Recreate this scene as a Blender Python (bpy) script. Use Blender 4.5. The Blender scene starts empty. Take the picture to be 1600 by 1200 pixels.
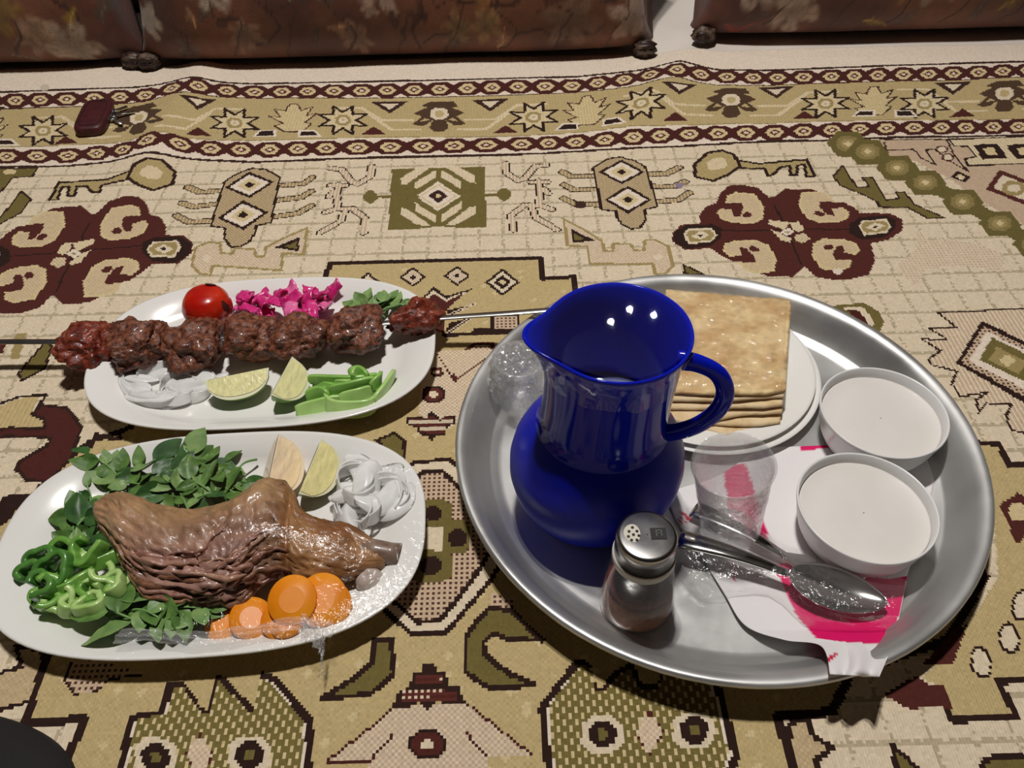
import bpy, bmesh, math, random
import numpy as np
from mathutils import Vector, Matrix, noise as mnoise
rnd = random.Random(7)
scene = bpy.context.scene
COL = scene.collection

# ------------------------------------------------------------------ camera
F = 1300.0; PITCH = math.radians(45.8); ROLL = math.radians(-1.52); H = 0.638
c_, s_ = math.cos(ROLL), math.sin(ROLL); cp, sp = math.cos(PITCH), math.sin(PITCH)
R0 = np.array([1, 0, 0.]); U0 = np.array([0, sp, cp]); FW = np.array([0, cp, -sp])
RV = c_ * R0 + s_ * U0; UV = -s_ * R0 + c_ * U0
cam = bpy.data.cameras.new('camera'); camo = bpy.data.objects.new('camera', cam); COL.objects.link(camo)
cam.sensor_width = 36.0; cam.lens = 36.0 * F / 1600.0; cam.clip_start = 0.02
camo.matrix_world = Matrix(((RV[0], UV[0], -FW[0], 0), (RV[1], UV[1], -FW[1], 0), (RV[2], UV[2], -FW[2], H), (0, 0, 0, 1)))
scene.camera = camo
# ------------------------------------------------------------------ world, lamps, exposure
wd = bpy.data.worlds.new('world'); scene.world = wd; wd.use_nodes = True
wd.node_tree.nodes['Background'].inputs[0].default_value = (1.0, 0.93, 0.86, 1)
wd.node_tree.nodes['Background'].inputs[1].default_value = 0.10
def lamp(name, loc, energy, size, cone, rot):
    l = bpy.data.lights.new(name, 'SPOT'); l.energy = energy; l.spot_size = math.radians(cone); l.spot_blend = .6; l.color = (1.0, 0.965, 0.925); l.shadow_soft_size = size
    o = bpy.data.objects.new(name, l); o.location = loc; o.rotation_euler = rot; COL.objects.link(o)
for x, y, z, e in ((-0.13, 0.78, 2.20, 38), (-0.02, 0.83, 2.22, 34), (-0.07, 0.88, 2.24, 28)):     # bulbs of the room's hanging ceiling lamp, overhead
    lamp('ceiling_lamp_offscreen', (x, y, z), e, .026, 150, (0, 0, 0))
for x, z in ((.267, 1.285), (.314, 1.244), (.379, 1.266)):        # bulbs on the far wall, seen in the photo as three dots mirrored in the jug's film
    lamp('wall_lamp_far_offscreen', (x, 1.655, z), .25, .007, 160, (math.radians(-60), 0, 0))
vs = scene.view_settings; vs.view_transform = 'Standard'; vs.look = 'None'; vs.gamma = 1; vs.use_curve_mapping = False
vs.exposure = 0.72
scene.cycles.transparent_max_bounces = 32

# ------------------------------------------------------------------ helpers
def G(x, y, z=0.0):            # a point at height z on the sight line of a photo pixel
    d = RV * ((x - 800) / F) + UV * ((600 - y) / F) + FW
    return np.array([0, 0, H]) + d * ((z - H) / d[2])
def GV(x, y, z=0.0): return Vector(G(x, y, z))
def mpp(x, y, z=0.0): return float((G(x, y, z) - np.array([0, 0, H])) @ FW) / F
def lin(c):
    return tuple(((v / 255) / 12.92 if v / 255 <= .04045 else ((v / 255 + .055) / 1.055) ** 2.4) for v in c)
def nz(x, y=0.0, z=0.0): return mnoise.noise((x, y, z))
def fbm(x, y, z, o=4):
    a, s, f = 0.0, 1.0, 1.0
    for _ in range(o): a += s * mnoise.noise((x * f, y * f, z * f)); s *= .5; f *= 2.03
    return a
class NT:
    def __init__(s, name):
        s.m = bpy.data.materials.new(name); s.m.use_nodes = True; s.t = s.m.node_tree; s.n = s.t.nodes
        s.b = s.n['Principled BSDF']; s.out = s.n['Material Output']
    def new(s, t, **kw):
        x = s.n.new(t)
        for k, v in kw.items(): setattr(x, k, v)
        return x
    def link(s, a, b): s.t.links.new(a, b)
MATS = {}
def mat(name, col, rough=.5, metal=0, col2=None, scale=40, detail=4, bump=0, bscale=None, coat=0, spec=.5, sss=0, trans=0, ior=1.45, stretch=None, contrast=(.35, .65)):
    if name in MATS: return MATS[name]
    k = NT(name); b = k.b
    b.inputs['Base Color'].default_value = (*lin(col), 1); b.inputs['Roughness'].default_value = rough
    b.inputs['Metallic'].default_value = metal; b.inputs['Coat Weight'].default_value = coat; b.inputs['Coat Roughness'].default_value = .08
    b.inputs['Specular IOR Level'].default_value = spec; b.inputs['IOR'].default_value = ior
    b.inputs['Transmission Weight'].default_value = trans
    if sss: b.inputs['Subsurface Weight'].default_value = sss; b.inputs['Subsurface Radius'].default_value = (.004, .004, .003)
    tc = k.new('ShaderNodeTexCoord'); mp = k.new('ShaderNodeMapping'); k.link(tc.outputs['Object'], mp.inputs[0])
    if stretch: mp.inputs['Scale'].default_value = stretch
    if col2 is not None:
        n = k.new('ShaderNodeTexNoise'); n.inputs['Scale'].default_value = scale; n.inputs['Detail'].default_value = detail; k.link(mp.outputs[0], n.inputs[0])
        r = k.new('ShaderNodeValToRGB'); r.color_ramp.elements[0].color = (*lin(col), 1); r.color_ramp.elements[1].color = (*lin(col2), 1)
        r.color_ramp.elements[0].position, r.color_ramp.elements[1].position = contrast
        k.link(n.outputs[0], r.inputs[0]); k.link(r.outputs[0], b.inputs['Base Color'])
    if bump:
        n = k.new('ShaderNodeTexNoise'); n.inputs['Scale'].default_value = bscale or scale; n.inputs['Detail'].default_value = 5; k.link(mp.outputs[0], n.inputs[0])
        bp = k.new('ShaderNodeBump'); bp.inputs['Strength'].default_value = bump; bp.inputs['Distance'].default_value = .002
        k.link(n.outputs[0], bp.inputs['Height']); k.link(bp.outputs[0], b.inputs['Normal'])
    MATS[name] = k.m
    return k.m
def attr_mat(name, rough=.6, spec=.3, coat=0, bump=0, bscale=200, stretch=(1, 1, 1), sheen=0, wave=0):
    k = NT(name); a = k.new('ShaderNodeAttribute', attribute_name='Col'); k.link(a.outputs['Color'], k.b.inputs['Base Color'])
    k.b.inputs['Roughness'].default_value = rough; k.b.inputs['Specular IOR Level'].default_value = spec; k.b.inputs['Coat Weight'].default_value = coat
    k.b.inputs['Coat Roughness'].default_value = .12; k.b.inputs['Sheen Weight'].default_value = sheen
    if bump:
        tc = k.new('ShaderNodeTexCoord'); mp = k.new('ShaderNodeMapping'); mp.inputs['Scale'].default_value = stretch; k.link(tc.outputs['Object'], mp.inputs[0])
        n = k.new('ShaderNodeTexNoise'); n.inputs['Scale'].default_value = bscale; n.inputs['Detail'].default_value = 4; k.link(mp.outputs[0], n.inputs[0])
        h = n.outputs[0]
        if wave:
            w = k.new('ShaderNodeTexWave', wave_type='BANDS', bands_direction='X'); w.inputs['Scale'].default_value = wave; k.link(tc.outputs['Object'], w.inputs[0])
            mx = k.new('ShaderNodeMath', operation='ADD'); k.link(n.outputs[0], mx.inputs[0]); k.link(w.outputs[0], mx.inputs[1]); h = mx.outputs[0]
        bp = k.new('ShaderNodeBump'); bp.inputs['Strength'].default_value = bump; bp.inputs['Distance'].default_value = .002
        k.link(h, bp.inputs['Height']); k.link(bp.outputs[0], k.b.inputs['Normal'])
    return k.m
def film_mat(name, refl=.10, rough=.12, tint=(255, 255, 255), edge=.55, haze=0.0, bump=.6):
    k = NT(name); k.n.remove(k.b)
    tr = k.new('ShaderNodeBsdfTransparent'); tr.inputs[0].default_value = (*lin(tint), 1)
    gl = k.new('ShaderNodeBsdfGlossy'); gl.inputs['Roughness'].default_value = rough; gl.inputs[0].default_value = (1, 1, 1, 1)
    lw = k.new('ShaderNodeLayerWeight'); lw.inputs[0].default_value = .35
    mr = k.new('ShaderNodeMapRange'); mr.inputs['To Min'].default_value = refl; mr.inputs['To Max'].default_value = edge; k.link(lw.outputs['Facing'], mr.inputs['Value'])
    tc = k.new('ShaderNodeTexCoord'); n = k.new('ShaderNodeTexNoise'); n.inputs['Scale'].default_value = 130; n.inputs['Detail'].default_value = 3; n.inputs['Distortion'].default_value = 1.5; k.link(tc.outputs['Object'], n.inputs[0])
    bp = k.new('ShaderNodeBump'); bp.inputs['Strength'].default_value = bump; bp.inputs['Distance'].default_value = .003; k.link(n.outputs[0], bp.inputs['Height']); k.link(bp.outputs[0], gl.inputs['Normal'])
    mx = k.new('ShaderNodeMixShader'); k.link(mr.outputs[0], mx.inputs[0]); k.link(tr.outputs[0], mx.inputs[1]); k.link(gl.outputs[0], mx.inputs[2])
    last = mx
    if haze:
        df = k.new('ShaderNodeBsdfDiffuse'); df.inputs[0].default_value = (.85, .85, .85, 1)
        m2 = k.new('ShaderNodeMixShader'); m2.inputs[0].default_value = haze; k.link(mx.outputs[0], m2.inputs[1]); k.link(df.outputs[0], m2.inputs[2]); last = m2
    k.link(last.outputs[0], k.out.inputs[0])
    return k.m
def tag(o, label=None, cat=None, group=None, kind=None):
    if label: o['label'] = label
    if cat: o['category'] = cat
    if group: o['group'] = group
    if kind: o['kind'] = kind
    return o
def thing(name, loc, label, cat, group=None, rz=0):
    o = bpy.data.objects.new(name, None); COL.objects.link(o); o.location = loc; o.rotation_euler = (0, 0, rz); o.empty_display_size = .02
    return tag(o, label, cat, group)
def mesh(name, V, Fc, m, parent=None, smooth=True, loc=None, cols=None, edges_sharp=None):
    me = bpy.data.meshes.new(name); me.from_pydata([tuple(map(float, v)) for v in V], [], Fc); me.validate()
    if smooth: me.polygons.foreach_set('use_smooth', [True] * len(me.polygons))
    if cols is not None:
        a = me.attributes.new('Col', 'FLOAT_COLOR', 'POINT'); arr = np.ones((len(V), 4), np.float32); arr[:, :3] = cols; a.data.foreach_set('color', arr.ravel())
    me.materials.append(m); me.update()
    bm = bmesh.new(); bm.from_mesh(me); bmesh.ops.recalc_face_normals(bm, faces=bm.faces); bm.to_mesh(me); bm.free()
    o = bpy.data.objects.new(name, me); COL.objects.link(o)
    if parent: o.parent = parent
    if loc is not None: o.location = loc
    return o
def copy_tree(o, parent=None):
    c = o.copy(); COL.objects.link(c); c.parent = parent
    for ch in [x for x in bpy.data.objects if x.parent == o and x is not c]: copy_tree(ch, c)
    return c
def grid_faces(nu, nv, wu=False, wv=False):      # verts index u*nv+v
    f = []
    for i in range(nu if wu else nu - 1):
        for j in range(nv if wv else nv - 1):
            i2, j2 = (i + 1) % nu, (j + 1) % nv
            f.append((i * nv + j, i2 * nv + j, i2 * nv + j2, i * nv + j2))
    return f
def lathe(prof, n=64, defo=None):
    V = []
    for r, z in prof:
        for k in range(n):
            a = 2 * math.pi * k / n; x, y, zz = r * math.cos(a), r * math.sin(a), z
            if defo: x, y, zz = defo(x, y, zz, a, r)
            V.append((x, y, zz))
    return V, grid_faces(len(prof), n, False, True)
def tube(path, rad, n=10, flat=1.0, up=(0, 0, 1), cap=True):
    P = [Vector(p) for p in path]; V = []; Fc = []; m = len(P)
    for i, p in enumerate(P):
        t = (P[min(i + 1, m - 1)] - P[max(i - 1, 0)]).normalized()
        s = t.cross(Vector(up)); s = s.normalized() if s.length > 1e-5 else Vector((1, 0, 0)); w = s.cross(t)
        r = rad(i / (m - 1)) if callable(rad) else rad
        for k in range(n):
            a = 2 * math.pi * k / n; V.append(p + s * (math.cos(a) * r) + w * (math.sin(a) * r * flat))
    Fc = grid_faces(m, n, False, True)
    if cap: Fc += [tuple(range(n))[::-1], tuple(range((m - 1) * n, m * n))]
    return V, Fc
def smooth_path(pts, n, closed=False):           # Catmull-Rom
    P = [Vector(p) for p in pts]; out = []; m = len(P)
    segs = m if closed else m - 1
    for k in range(n):
        t = k / n * segs if closed else k / (n - 1) * segs
        i = min(int(t), segs - 1); f = t - i
        g = (lambda j: P[j % m]) if closed else (lambda j: P[max(0, min(m - 1, j))])
        a, b, c, d = g(i - 1), g(i), g(i + 1), g(i + 2)
        out.append(.5 * ((2 * b) + (c - a) * f + (2 * a - 5 * b + 4 * c - d) * f * f + (3 * b - a - 3 * c + d) * f ** 3))
    return out
def ribbon(path, width, thick, closed=False, upv=(0, 0, 1), tw=0.0):   # band: width along upv, thickness sideways
    P = [Vector(p) for p in path]; m = len(P); V = []
    for i, p in enumerate(P):
        t = ((P[(i + 1) % m] - P[(i - 1) % m]) if closed else (P[min(i + 1, m - 1)] - P[max(i - 1, 0)])).normalized()
        u = Vector(upv); u = (u - t * u.dot(t)).normalized(); s = t.cross(u)
        if tw: q = Matrix.Rotation(tw * i / m, 3, t); u, s = q @ u, q @ s
        w = width(i / (m - 1)) if callable(width) else width; th = thick
        for a, b in ((-1, -1), (-.8, -1.15), (.8, -1.15), (1, -1), (1, 1), (.8, 1.15), (-.8, 1.15), (-1, 1)): V.append(p + u * (a * w / 2) + s * (b * th / 2))
    Fc = grid_faces(m, 8, closed, True)
    if not closed: Fc += [tuple(range(8)), tuple(range((m - 1) * 8, m * 8))[::-1]]
    return V, Fc
def ico(sub):
    bm = bmesh.new(); bmesh.ops.create_icosphere(bm, subdivisions=sub, radius=1.0)
    V = [v.co.copy() for v in bm.verts]; Fc = [tuple(v.index for v in f.verts) for f in bm.faces]; bm.free(); return V, Fc
def slab(nu, nv, fn, th):                        # closed sheet: fn(u,v)->Vector ; thickness th along z
    top = [fn(i / (nu - 1), j / (nv - 1)) for i in range(nu) for j in range(nv)]
    bot = [Vector((p.x, p.y, p.z - th)) for p in top]; N = nu * nv
    Fc = grid_faces(nu, nv); Fc = Fc + [tuple(i + N for i in f[::-1]) for f in Fc]
    per = [i * nv for i in range(nu)] + [(nu - 1) * nv + j for j in range(1, nv)] + [i * nv + nv - 1 for i in range(nu - 2, -1, -1)] + [j for j in range(nv - 2, 0, -1)]
    for k in range(len(per)):
        a, b = per[k], per[(k + 1) % len(per)]; Fc.append((a, b, b + N, a + N))
    return top + bot, Fc

# ------------------------------------------------------------------ room
def box(name, lo, hi, m, label=None, kind='structure', parent=None):
    x0, y0, z0 = lo; x1, y1, z1 = hi
    V = [(x, y, z) for z in (z0, z1) for y in (y0, y1) for x in (x0, x1)]
    o = mesh(name, V, [(0, 2, 3, 1), (4, 5, 7, 6), (0, 1, 5, 4), (2, 6, 7, 3), (0, 4, 6, 2), (1, 3, 7, 5)], m, parent, smooth=False)
    if kind: o['kind'] = kind
    return o
plaster = mat('wall_paint', (76, 70, 66), .9, col2=(72, 66, 62), scale=6, bump=.1, bscale=60); ceilp = mat('ceiling_paint', (130, 125, 120), .9, col2=(124, 119, 114), scale=6)
stone = mat('pale_floor', (226, 216, 206), .5, col2=(216, 205, 194), scale=9, bump=.03)
wood_dark = mat('dark_baseboard', (52, 32, 28), .5, col2=(38, 24, 21), scale=20, stretch=(.2, 1, 1))
box('floor', (-2.2, -2.0, -.06), (2.2, 1.68, -.006), stone)
box('ceiling', (-2.2, -2.0, 2.6), (2.2, 1.74, 2.66), ceilp)
box('wall_back', (-2.2, 1.68, -.06), (2.2, 1.74, 2.6), plaster)
box('wall_left', (-2.26, -2.0, -.06), (-2.2, 1.74, 2.6), plaster)
box('wall_right', (2.2, -2.0, -.06), (2.26, 1.74, 2.6), plaster)
box('wall_front', (-2.26, -2.06, -.06), (2.26, -2.0, 2.6), plaster)
box('baseboard_back', (-2.2, 1.662, -.006), (2.2, 1.68, .10), wood_dark)

# ------------------------------------------------------------------ carpet: a grid of woven knots, one colour for each knot
KN = .0024; CX0, CX1, CY0, CY1 = -1.0, 1.0, .02, 1.412
NX, NY = int((CX1 - CX0) / KN), int((CY1 - CY0) / KN)
CR, GD, OL, MR, BK, TN, LG, GB = [np.array(lin(c)) for c in ((216, 199, 172), (184, 163, 117), (110, 98, 54), (80, 38, 33), (45, 28, 23), (194, 169, 142), (206, 186, 142), (156, 137, 90))]
WH = np.array(lin((224, 208, 189)))
img = np.zeros((NX, NY, 3)); gx = CX0 + (np.arange(NX) + .5) * KN; gy = CY0 + (np.arange(NY) + .5) * KN
ci, cj = np.meshgrid(np.arange(NX), np.arange(NY), indexing='ij')
rs = np.random.RandomState(3)
def plane(pts): return np.array([G(*p)[:2] for p in pts])
def win(q, pad=0):
    lo = q.min(0) - pad; hi = q.max(0) + pad
    i0, i1 = max(0, int((lo[0] - CX0) / KN)), min(NX, int((hi[0] - CX0) / KN) + 2); j0, j1 = max(0, int((lo[1] - CY0) / KN)), min(NY, int((hi[1] - CY0) / KN) + 2)
    return i0, max(i1, i0), j0, max(j1, j0)
def paint(mask, i0, j0, col, col2=None, style=None):
    if not mask.size: return
    s = img[i0:i0 + mask.shape[0], j0:j0 + mask.shape[1]]; s[mask] = col
    if col2 is not None:
        I = ci[i0:i0 + mask.shape[0], j0:j0 + mask.shape[1]]; J = cj[i0:i0 + mask.shape[0], j0:j0 + mask.shape[1]]
        p = {'check': (I + J) % 2 == 0, 'dots': (I % 2 == 0) & (J % 2 == 0), 'rows': J % 4 < 2, 'cols': I % 2 == 0, 'knots': ((I + 2 * (J // 2 % 2)) % 4 == 0)}[style]
        s[mask & p] = col2
def polyw(q, col, col2=None, style=None):
    i0, i1, j0, j1 = win(q); X, Y = np.meshgrid(gx[i0:i1], gy[j0:j1], indexing='ij'); m = np.zeros(X.shape, bool)
    for a, b in zip(q, np.roll(q, -1, 0)):
        if a[1] == b[1]: continue
        m ^= ((a[1] > Y) != (b[1] > Y)) & (X < (b[0] - a[0]) * (Y - a[1]) / (b[1] - a[1]) + a[0])
    paint(m, i0, j0, col, col2, style)
def strokew(q, w, col, col2=None, style=None, closed=False):
    for a, b in zip(q, np.roll(q, -1, 0) if closed else q[1:]):
        i0, i1, j0, j1 = win(np.array([a, b]), w); X, Y = np.meshgrid(gx[i0:i1], gy[j0:j1], indexing='ij')
        d = b - a; t = np.clip(((X - a[0]) * d[0] + (Y - a[1]) * d[1]) / max(d @ d, 1e-12), 0, 1)
        paint(np.hypot(X - a[0] - t * d[0], Y - a[1] - t * d[1]) < w / 2, i0, j0, col, col2, style)
XF = [None]                                       # current motif transform in the carpet plane
def tr_(q): return q if XF[0] is None else np.c_[q, np.ones(len(q))] @ XF[0]
def poly(pts, col, col2=None, style=None, out=None, ow=.005):
    q = tr_(plane(pts)); polyw(q, col, col2, style)
    if out is not None: strokew(q, ow, out, closed=True)
def stroke(pts, wpx, col, col2=None, style=None, closed=False):
    strokew(tr_(plane(pts)), wpx * mpp(*pts[0]), col, col2, style, closed)
def ostroke(pts, wpx, col, col2, style, out, opx=2.5):
    stroke(pts, wpx + 2 * opx, out); stroke(pts, wpx, col, col2, style)
def crop(x0, y0, pts): return [(x0 + a / 4, y0 + b / 4) for a, b in pts]
def dia(c, hw, hh): return [(c[0] - hw, c[1]), (c[0], c[1] - hh), (c[0] + hw, c[1]), (c[0], c[1] + hh)]
def octo(c, hw, hh, k=.5): return [(c[0] - hw, c[1] - k * hh), (c[0] - k * hw, c[1] - hh), (c[0] + k * hw, c[1] - hh), (c[0] + hw, c[1] - k * hh), (c[0] + hw, c[1] + k * hh), (c[0] + k * hw, c[1] + hh), (c[0] - k * hw, c[1] + hh), (c[0] - hw, c[1] + k * hh)]
def ell(c, a, b, n=20, rot=0): return [(c[0] + a * math.cos(t) * math.cos(rot) - b * math.sin(t) * math.sin(rot), c[1] + a * math.cos(t) * math.sin(rot) + b * math.sin(t) * math.cos(rot)) for t in [2 * math.pi * i / n for i in range(n)]]
def mirror_by(src, dst):                          # affine in the carpet plane from three pairs of points
    A = np.c_[plane(src), np.ones(3)]; return np.linalg.solve(A, plane(dst))
# field: cream ground with an olive lattice
img[:] = CR
LATT = CR * .56 + OL * .44
for k in range(-40, 41):
    i = int((k * .0315 - .008 - CX0) / KN)
    if 0 <= i < NX - 1:
        on = (rs.rand(NY) < .6); img[i, on] = LATT; on = rs.rand(NY) < .4; img[i + 1, on] = LATT
for k in range(0, 45):
    j = int((1.063 - k * .0345 - CY0) / KN)
    if 0 <= j < NY - 1: img[:, j] = LATT * 1.02; img[rs.rand(NX) < .7, j + 1] = LATT
# ---- border
BX = [-80, 0, 100, 200, 230, 250, 310, 400, 600, 800, 900, 1000, 1060, 1120, 1200, 1300, 1400, 1500, 1600, 1700]
BL = dict(o=[146, 144, 140, 137, 135, 132, 128, 131, 127, 122, 120, 110, 102, 109, 110, 106, 102, 99, 96, 93], b1=[160, 157, 154, 151, 149, 145, 140, 145, 141, 135, 134, 122, 115, 120, 122, 119, 116, 114, 110, 107],
          gt=[171, 169, 166, 161, 158, 155, 151, 155, 153, 147, 144, 136, 127, 134, 134, 129, 126, 124, 120, 117], gb=[232, 229, 225, 221, 217, 213, 219, 222, 215, 211, 206, 199, 197, 196, 195, 190, 186, 185, 184, 181],
          b2=[246, 243, 242, 234, 226, 222, 232, 236, 230, 224, 221, 215, 211, 210, 209, 204, 199, 197, 196, 193], d=[262, 260, 259, 250, 246, 244, 250, 254, 246, 241, 236, 231, 229, 226, 222, 220, 214, 212, 210, 207])
def bl(k, x): return float(np.interp(x, BX, BL[k]))
xs = list(range(-80, 1701, 20))
poly([(x, bl('o', x) - 60) for x in xs] + [(x, bl('d', x)) for x in xs[::-1]], WH)
poly([(x, bl('gt', x)) for x in xs] + [(x, bl('gb', x)) for x in xs[::-1]], GD, GD * .93, 'cols')
for k, w, c in (('o', 5.5, BK * 1.5), ('gt', 2.6, BK * 2.2), ('gb', 2, GB * .8), ('d', 6, BK * 1.5)): stroke([(x, bl(k, x)) for x in xs], w, c)
p1 = [-58, -17, 24, 62, 104, 147, 187, 227, 270, 312, 355, 398, 441, 481, 522, 565, 605, 647, 687, 730, 769, 810, 852, 894, 934, 975, 1015, 1057, 1095, 1136, 1177, 1215, 1256, 1299, 1335, 1372, 1412, 1451, 1490, 1529, 1567, 1607, 1647, 1688]
p2 = [-80, -36, 10, 57, 105, 150, 192, 232, 282, 330, 377, 422, 466, 510, 559, 610, 661, 710, 760, 815, 857, 900, 945, 990, 1032, 1077, 1122, 1165, 1210, 1255, 1300, 1343, 1385, 1429, 1472, 1510, 1553, 1592, 1636, 1680]
for k, ps, hh in (('b1', p1, 10.5), ('b2', p2, 11.5)):
    for a, b, c in zip(ps, ps[1:], ps[2:]):
        hw = (c - a) / 4; y = lambda x: bl(k, x)
        sh = lambda q: [(x, yy - y(b) + y(x)) for x, yy in q]
        poly(sh(octo((b, y(b)), hw + 2, hh, .45)), MR * .8)
        poly(sh([(b - hw * .68, y(b)), (b - hw * .3, y(b) - hh * .62), (b + hw * .3, y(b) - hh * .62), (b + hw * .68, y(b)), (b + hw * .3, y(b) + hh * .62), (b - hw * .3, y(b) + hh * .62)]), LG)
        poly(sh(dia((b, y(b)), hw * .42, hh * .4)), MR * 1.4); poly(sh(dia((b, y(b)), hw * .2, hh * .2)), CR)
def bpt(x0, y0):                                  # carry a motif along the wavy border
    ym = (bl('gt', x0) + bl('gb', x0)) / 2
    return lambda q: [(x0 + dx, y0 + dy + (bl('gt', x0 + dx) + bl('gb', x0 + dx)) / 2 - ym) for dx, dy in q]
for (x, y) in ((217, 186), (686, 178), (1142, 160), (1570, 147)):
    f = bpt(x, y)
    for s in (-1, 1):
        stroke(f([(s * 166, -12), (s * 121, -12), (s * 89, 8), (s * 42, 8)]), 6, LG, CR, 'cols'); stroke(f([(s * 111, -3), (s * 74, 23), (s * 30, 23)]), 6, LG, CR, 'cols')
    D = BK * 2.0 + OL * .15
    poly(f([(-22, -18), (-10, -21), (22, -21), (30, -12), (18, -12), (40, -3), (28, 2), (14, 8), (38, 12), (36, 17), (22, 16), (10, 8), (15, 20), (8, 26), (-8, 26), (-15, 20), (-10, 8), (-22, 16), (-36, 17), (-34, 11), (-14, 8), (-28, 2), (-40, -3), (-18, -12), (-28, -14)]), D)
    poly(f(octo((0, -2), 14, 9)), CR); poly(f(octo((0, -2), 7, 5)), GD); stroke(f([(-20, 0), (-38, 14)]), 6, D); stroke(f([(20, 0), (38, 14)]), 6, D)
for (x, y) in ((66, 202), (367, 194), (536, 189), (834, 181), (1001, 167), (1290, 162), (1445, 160)):
    f = bpt(x, y); st = []
    for k in range(16):
        a = math.pi * (k + 1) / 8; r = 1.0 if k % 2 else .5
        st.append((39 * r * math.cos(a + .0) * (1.05 if k % 2 else 1), 24 * r * math.sin(a)))
    st = [(40 * (1 if k % 2 else .52) * math.cos(math.pi * (k + .0) / 8 + math.pi / 8 * 0), 24 * (1 if k % 2 else .52) * math.sin(math.pi * k / 8)) for k in range(16)]
    poly(f(st), LG, CR, 'dots', out=BK, ow=.0048); poly(f(octo((0, 0), 12, 8)), GB); poly(f(octo((0, 0), 7, 4.5)), CR); poly(f(dia((0, 0), 3, 2)), GD)
for (x, y) in ((-25, 200), (459, 186), (917, 172), (1366, 156)):
    f = bpt(x, y)
    poly(f([(0, 22), (-14, 22), (-30, 12), (-16, 9), (-38, -3), (-20, -1), (-30, -14), (-12, -11), (-6, -22), (6, -22), (12, -11), (30, -17), (20, -3), (36, -6), (18, 8), (28, 10), (14, 22)]), LG, GD, 'dots', out=BK * 2.2, ow=.0026)
for (x, y) in ((-20, 175), (310, 165), (609, 167), (766, 162), (1061, 142), (1213, 145), (1490, 136)):
    f = bpt(x, y); poly(f([(-29, -8), (29, -9), (0, 10)]), BK * 1.6); poly(f([(-14, -5), (14, -5.5), (0, 4)]), CR)
for (x, y) in ((102, 217), (310, 207), (584, 205), (790, 200), (1055, 184), (1256, 181), (1505, 174)):
    f = bpt(x, y); poly(f([(-20, 6), (0, -7), (20, 6)]), MR * .9)
for (x, y, s) in ((10, 221, 1), (414, 211, -1), (484, 211, 1), (886, 197, -1), (959, 191, 1), (1350, 177, -1), (1416, 176, 1)):
    f = bpt(x, y); poly(f([(s * -18, -6), (s * 8, -6), (s * 20, 5), (s * -18, 5)]), WH); poly(f([(s * -14, -4), (s * 6, -4), (s * 14, 3), (s * -14, 3)]), BK)
# ---- field motifs
c6 = lambda pts: crop(400, 240, pts); c7 = lambda pts: crop(800, 240, pts); c5 = lambda pts: crop(0, 240, pts); c8 = lambda pts: crop(1200, 240, pts)
poly(c6([(850, 95), (1430, 80), (1440, 460), (825, 478)]), OL)
mx = lambda q: [(2277 - x, y - (1138 - x) * .03 * 1.6) for x, y in q]
my = lambda q: [(x, 535 - y) for x, y in q]
for q in ([(905, 195), (905, 152), (1010, 88), (1095, 84), (940, 192)], [(995, 228), (995, 180), (1122, 102), (1122, 150)]):
    for g in (q, my(q)): poly(c6(g), CR, LG, 'dots'); poly(c6(mx(g)), CR, LG, 'dots')
poly(c6(dia((1138, 267), 140, 92)), WH); stroke(c6(dia((1138, 267), 112, 72)), 3, LG, closed=True); poly(c6(dia((1138, 265), 64, 42)), BK * 1.6); poly(c6(dia((1138, 265), 22, 15)), LG)
poly(c6([(1040, 75), (1138, 70), (1240, 72), (1138, 92)]), CR) ; poly(c6([(1010, 470), (1138, 482), (1250, 462), (1138, 455)]), CR)
for x, y in ((715, 270), (1550, 255)): poly(c6(octo((x, y), 46, 40, .3)), OL)
stroke(c6([(740, 270), (1010, 270)]), 6, OL); stroke(c6([(1290, 264), (1540, 256)]), 6, OL)
for g in (lambda q: q, lambda q: [(2280 - x, y - 20) for x, y in q]):
    L_ = ([(465, 92), (535, 100), (600, 178), (640, 190), (718, 140), (722, 80)], [(462, 198), (560, 200)], [(515, 190), (505, 260), (510, 330)], [(432, 368), (500, 345), (600, 342), (685, 405), (672, 498)], [(555, 360), (530, 420), (400, 495)], [(455, 270), (480, 240)])
    for q in L_: stroke(c6(g(q)), 13.5, BK)
    for q in L_: stroke(c6(g(q)), 9.5, CR, TN, 'cols')
def spider():
    legs = ([(530, 140), (370, 145), (315, 115)], [(540, 225), (380, 225), (325, 195)], [(560, 320), (400, 315), (325, 280)], [(840, 130), (970, 125), (1045, 85)], [(870, 205), (1010, 205), (1080, 175)], [(900, 300), (1040, 290), (1110, 245)])
    for q in legs: stroke(c7(q), 14.5, BK)
    for q in legs: stroke(c7(q), 10, TN, GB, 'cols')
    poly(c7([(505, 90), (590, 35), (670, 20), (770, 45), (830, 80), (845, 120), (870, 200), (895, 270), (910, 330), (830, 350), (835, 410), (800, 465), (750, 470), (690, 445), (655, 400), (650, 360), (560, 350), (550, 290), (530, 200), (515, 130)]), TN, GB, 'check', out=BK, ow=.0034)
    for cc, hw, hh in (((685, 115), 145, 78), ((725, 288), 148, 88)):
        poly(c7(dia(cc, hw, hh)), BK); poly(c7(dia(cc, hw * .8, hh * .78)), WH); poly(c7(dia(cc, hw * .5, hh * .5)), LG); poly(c7(dia(cc, hw * .22, hh * .25)), BK)
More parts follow.
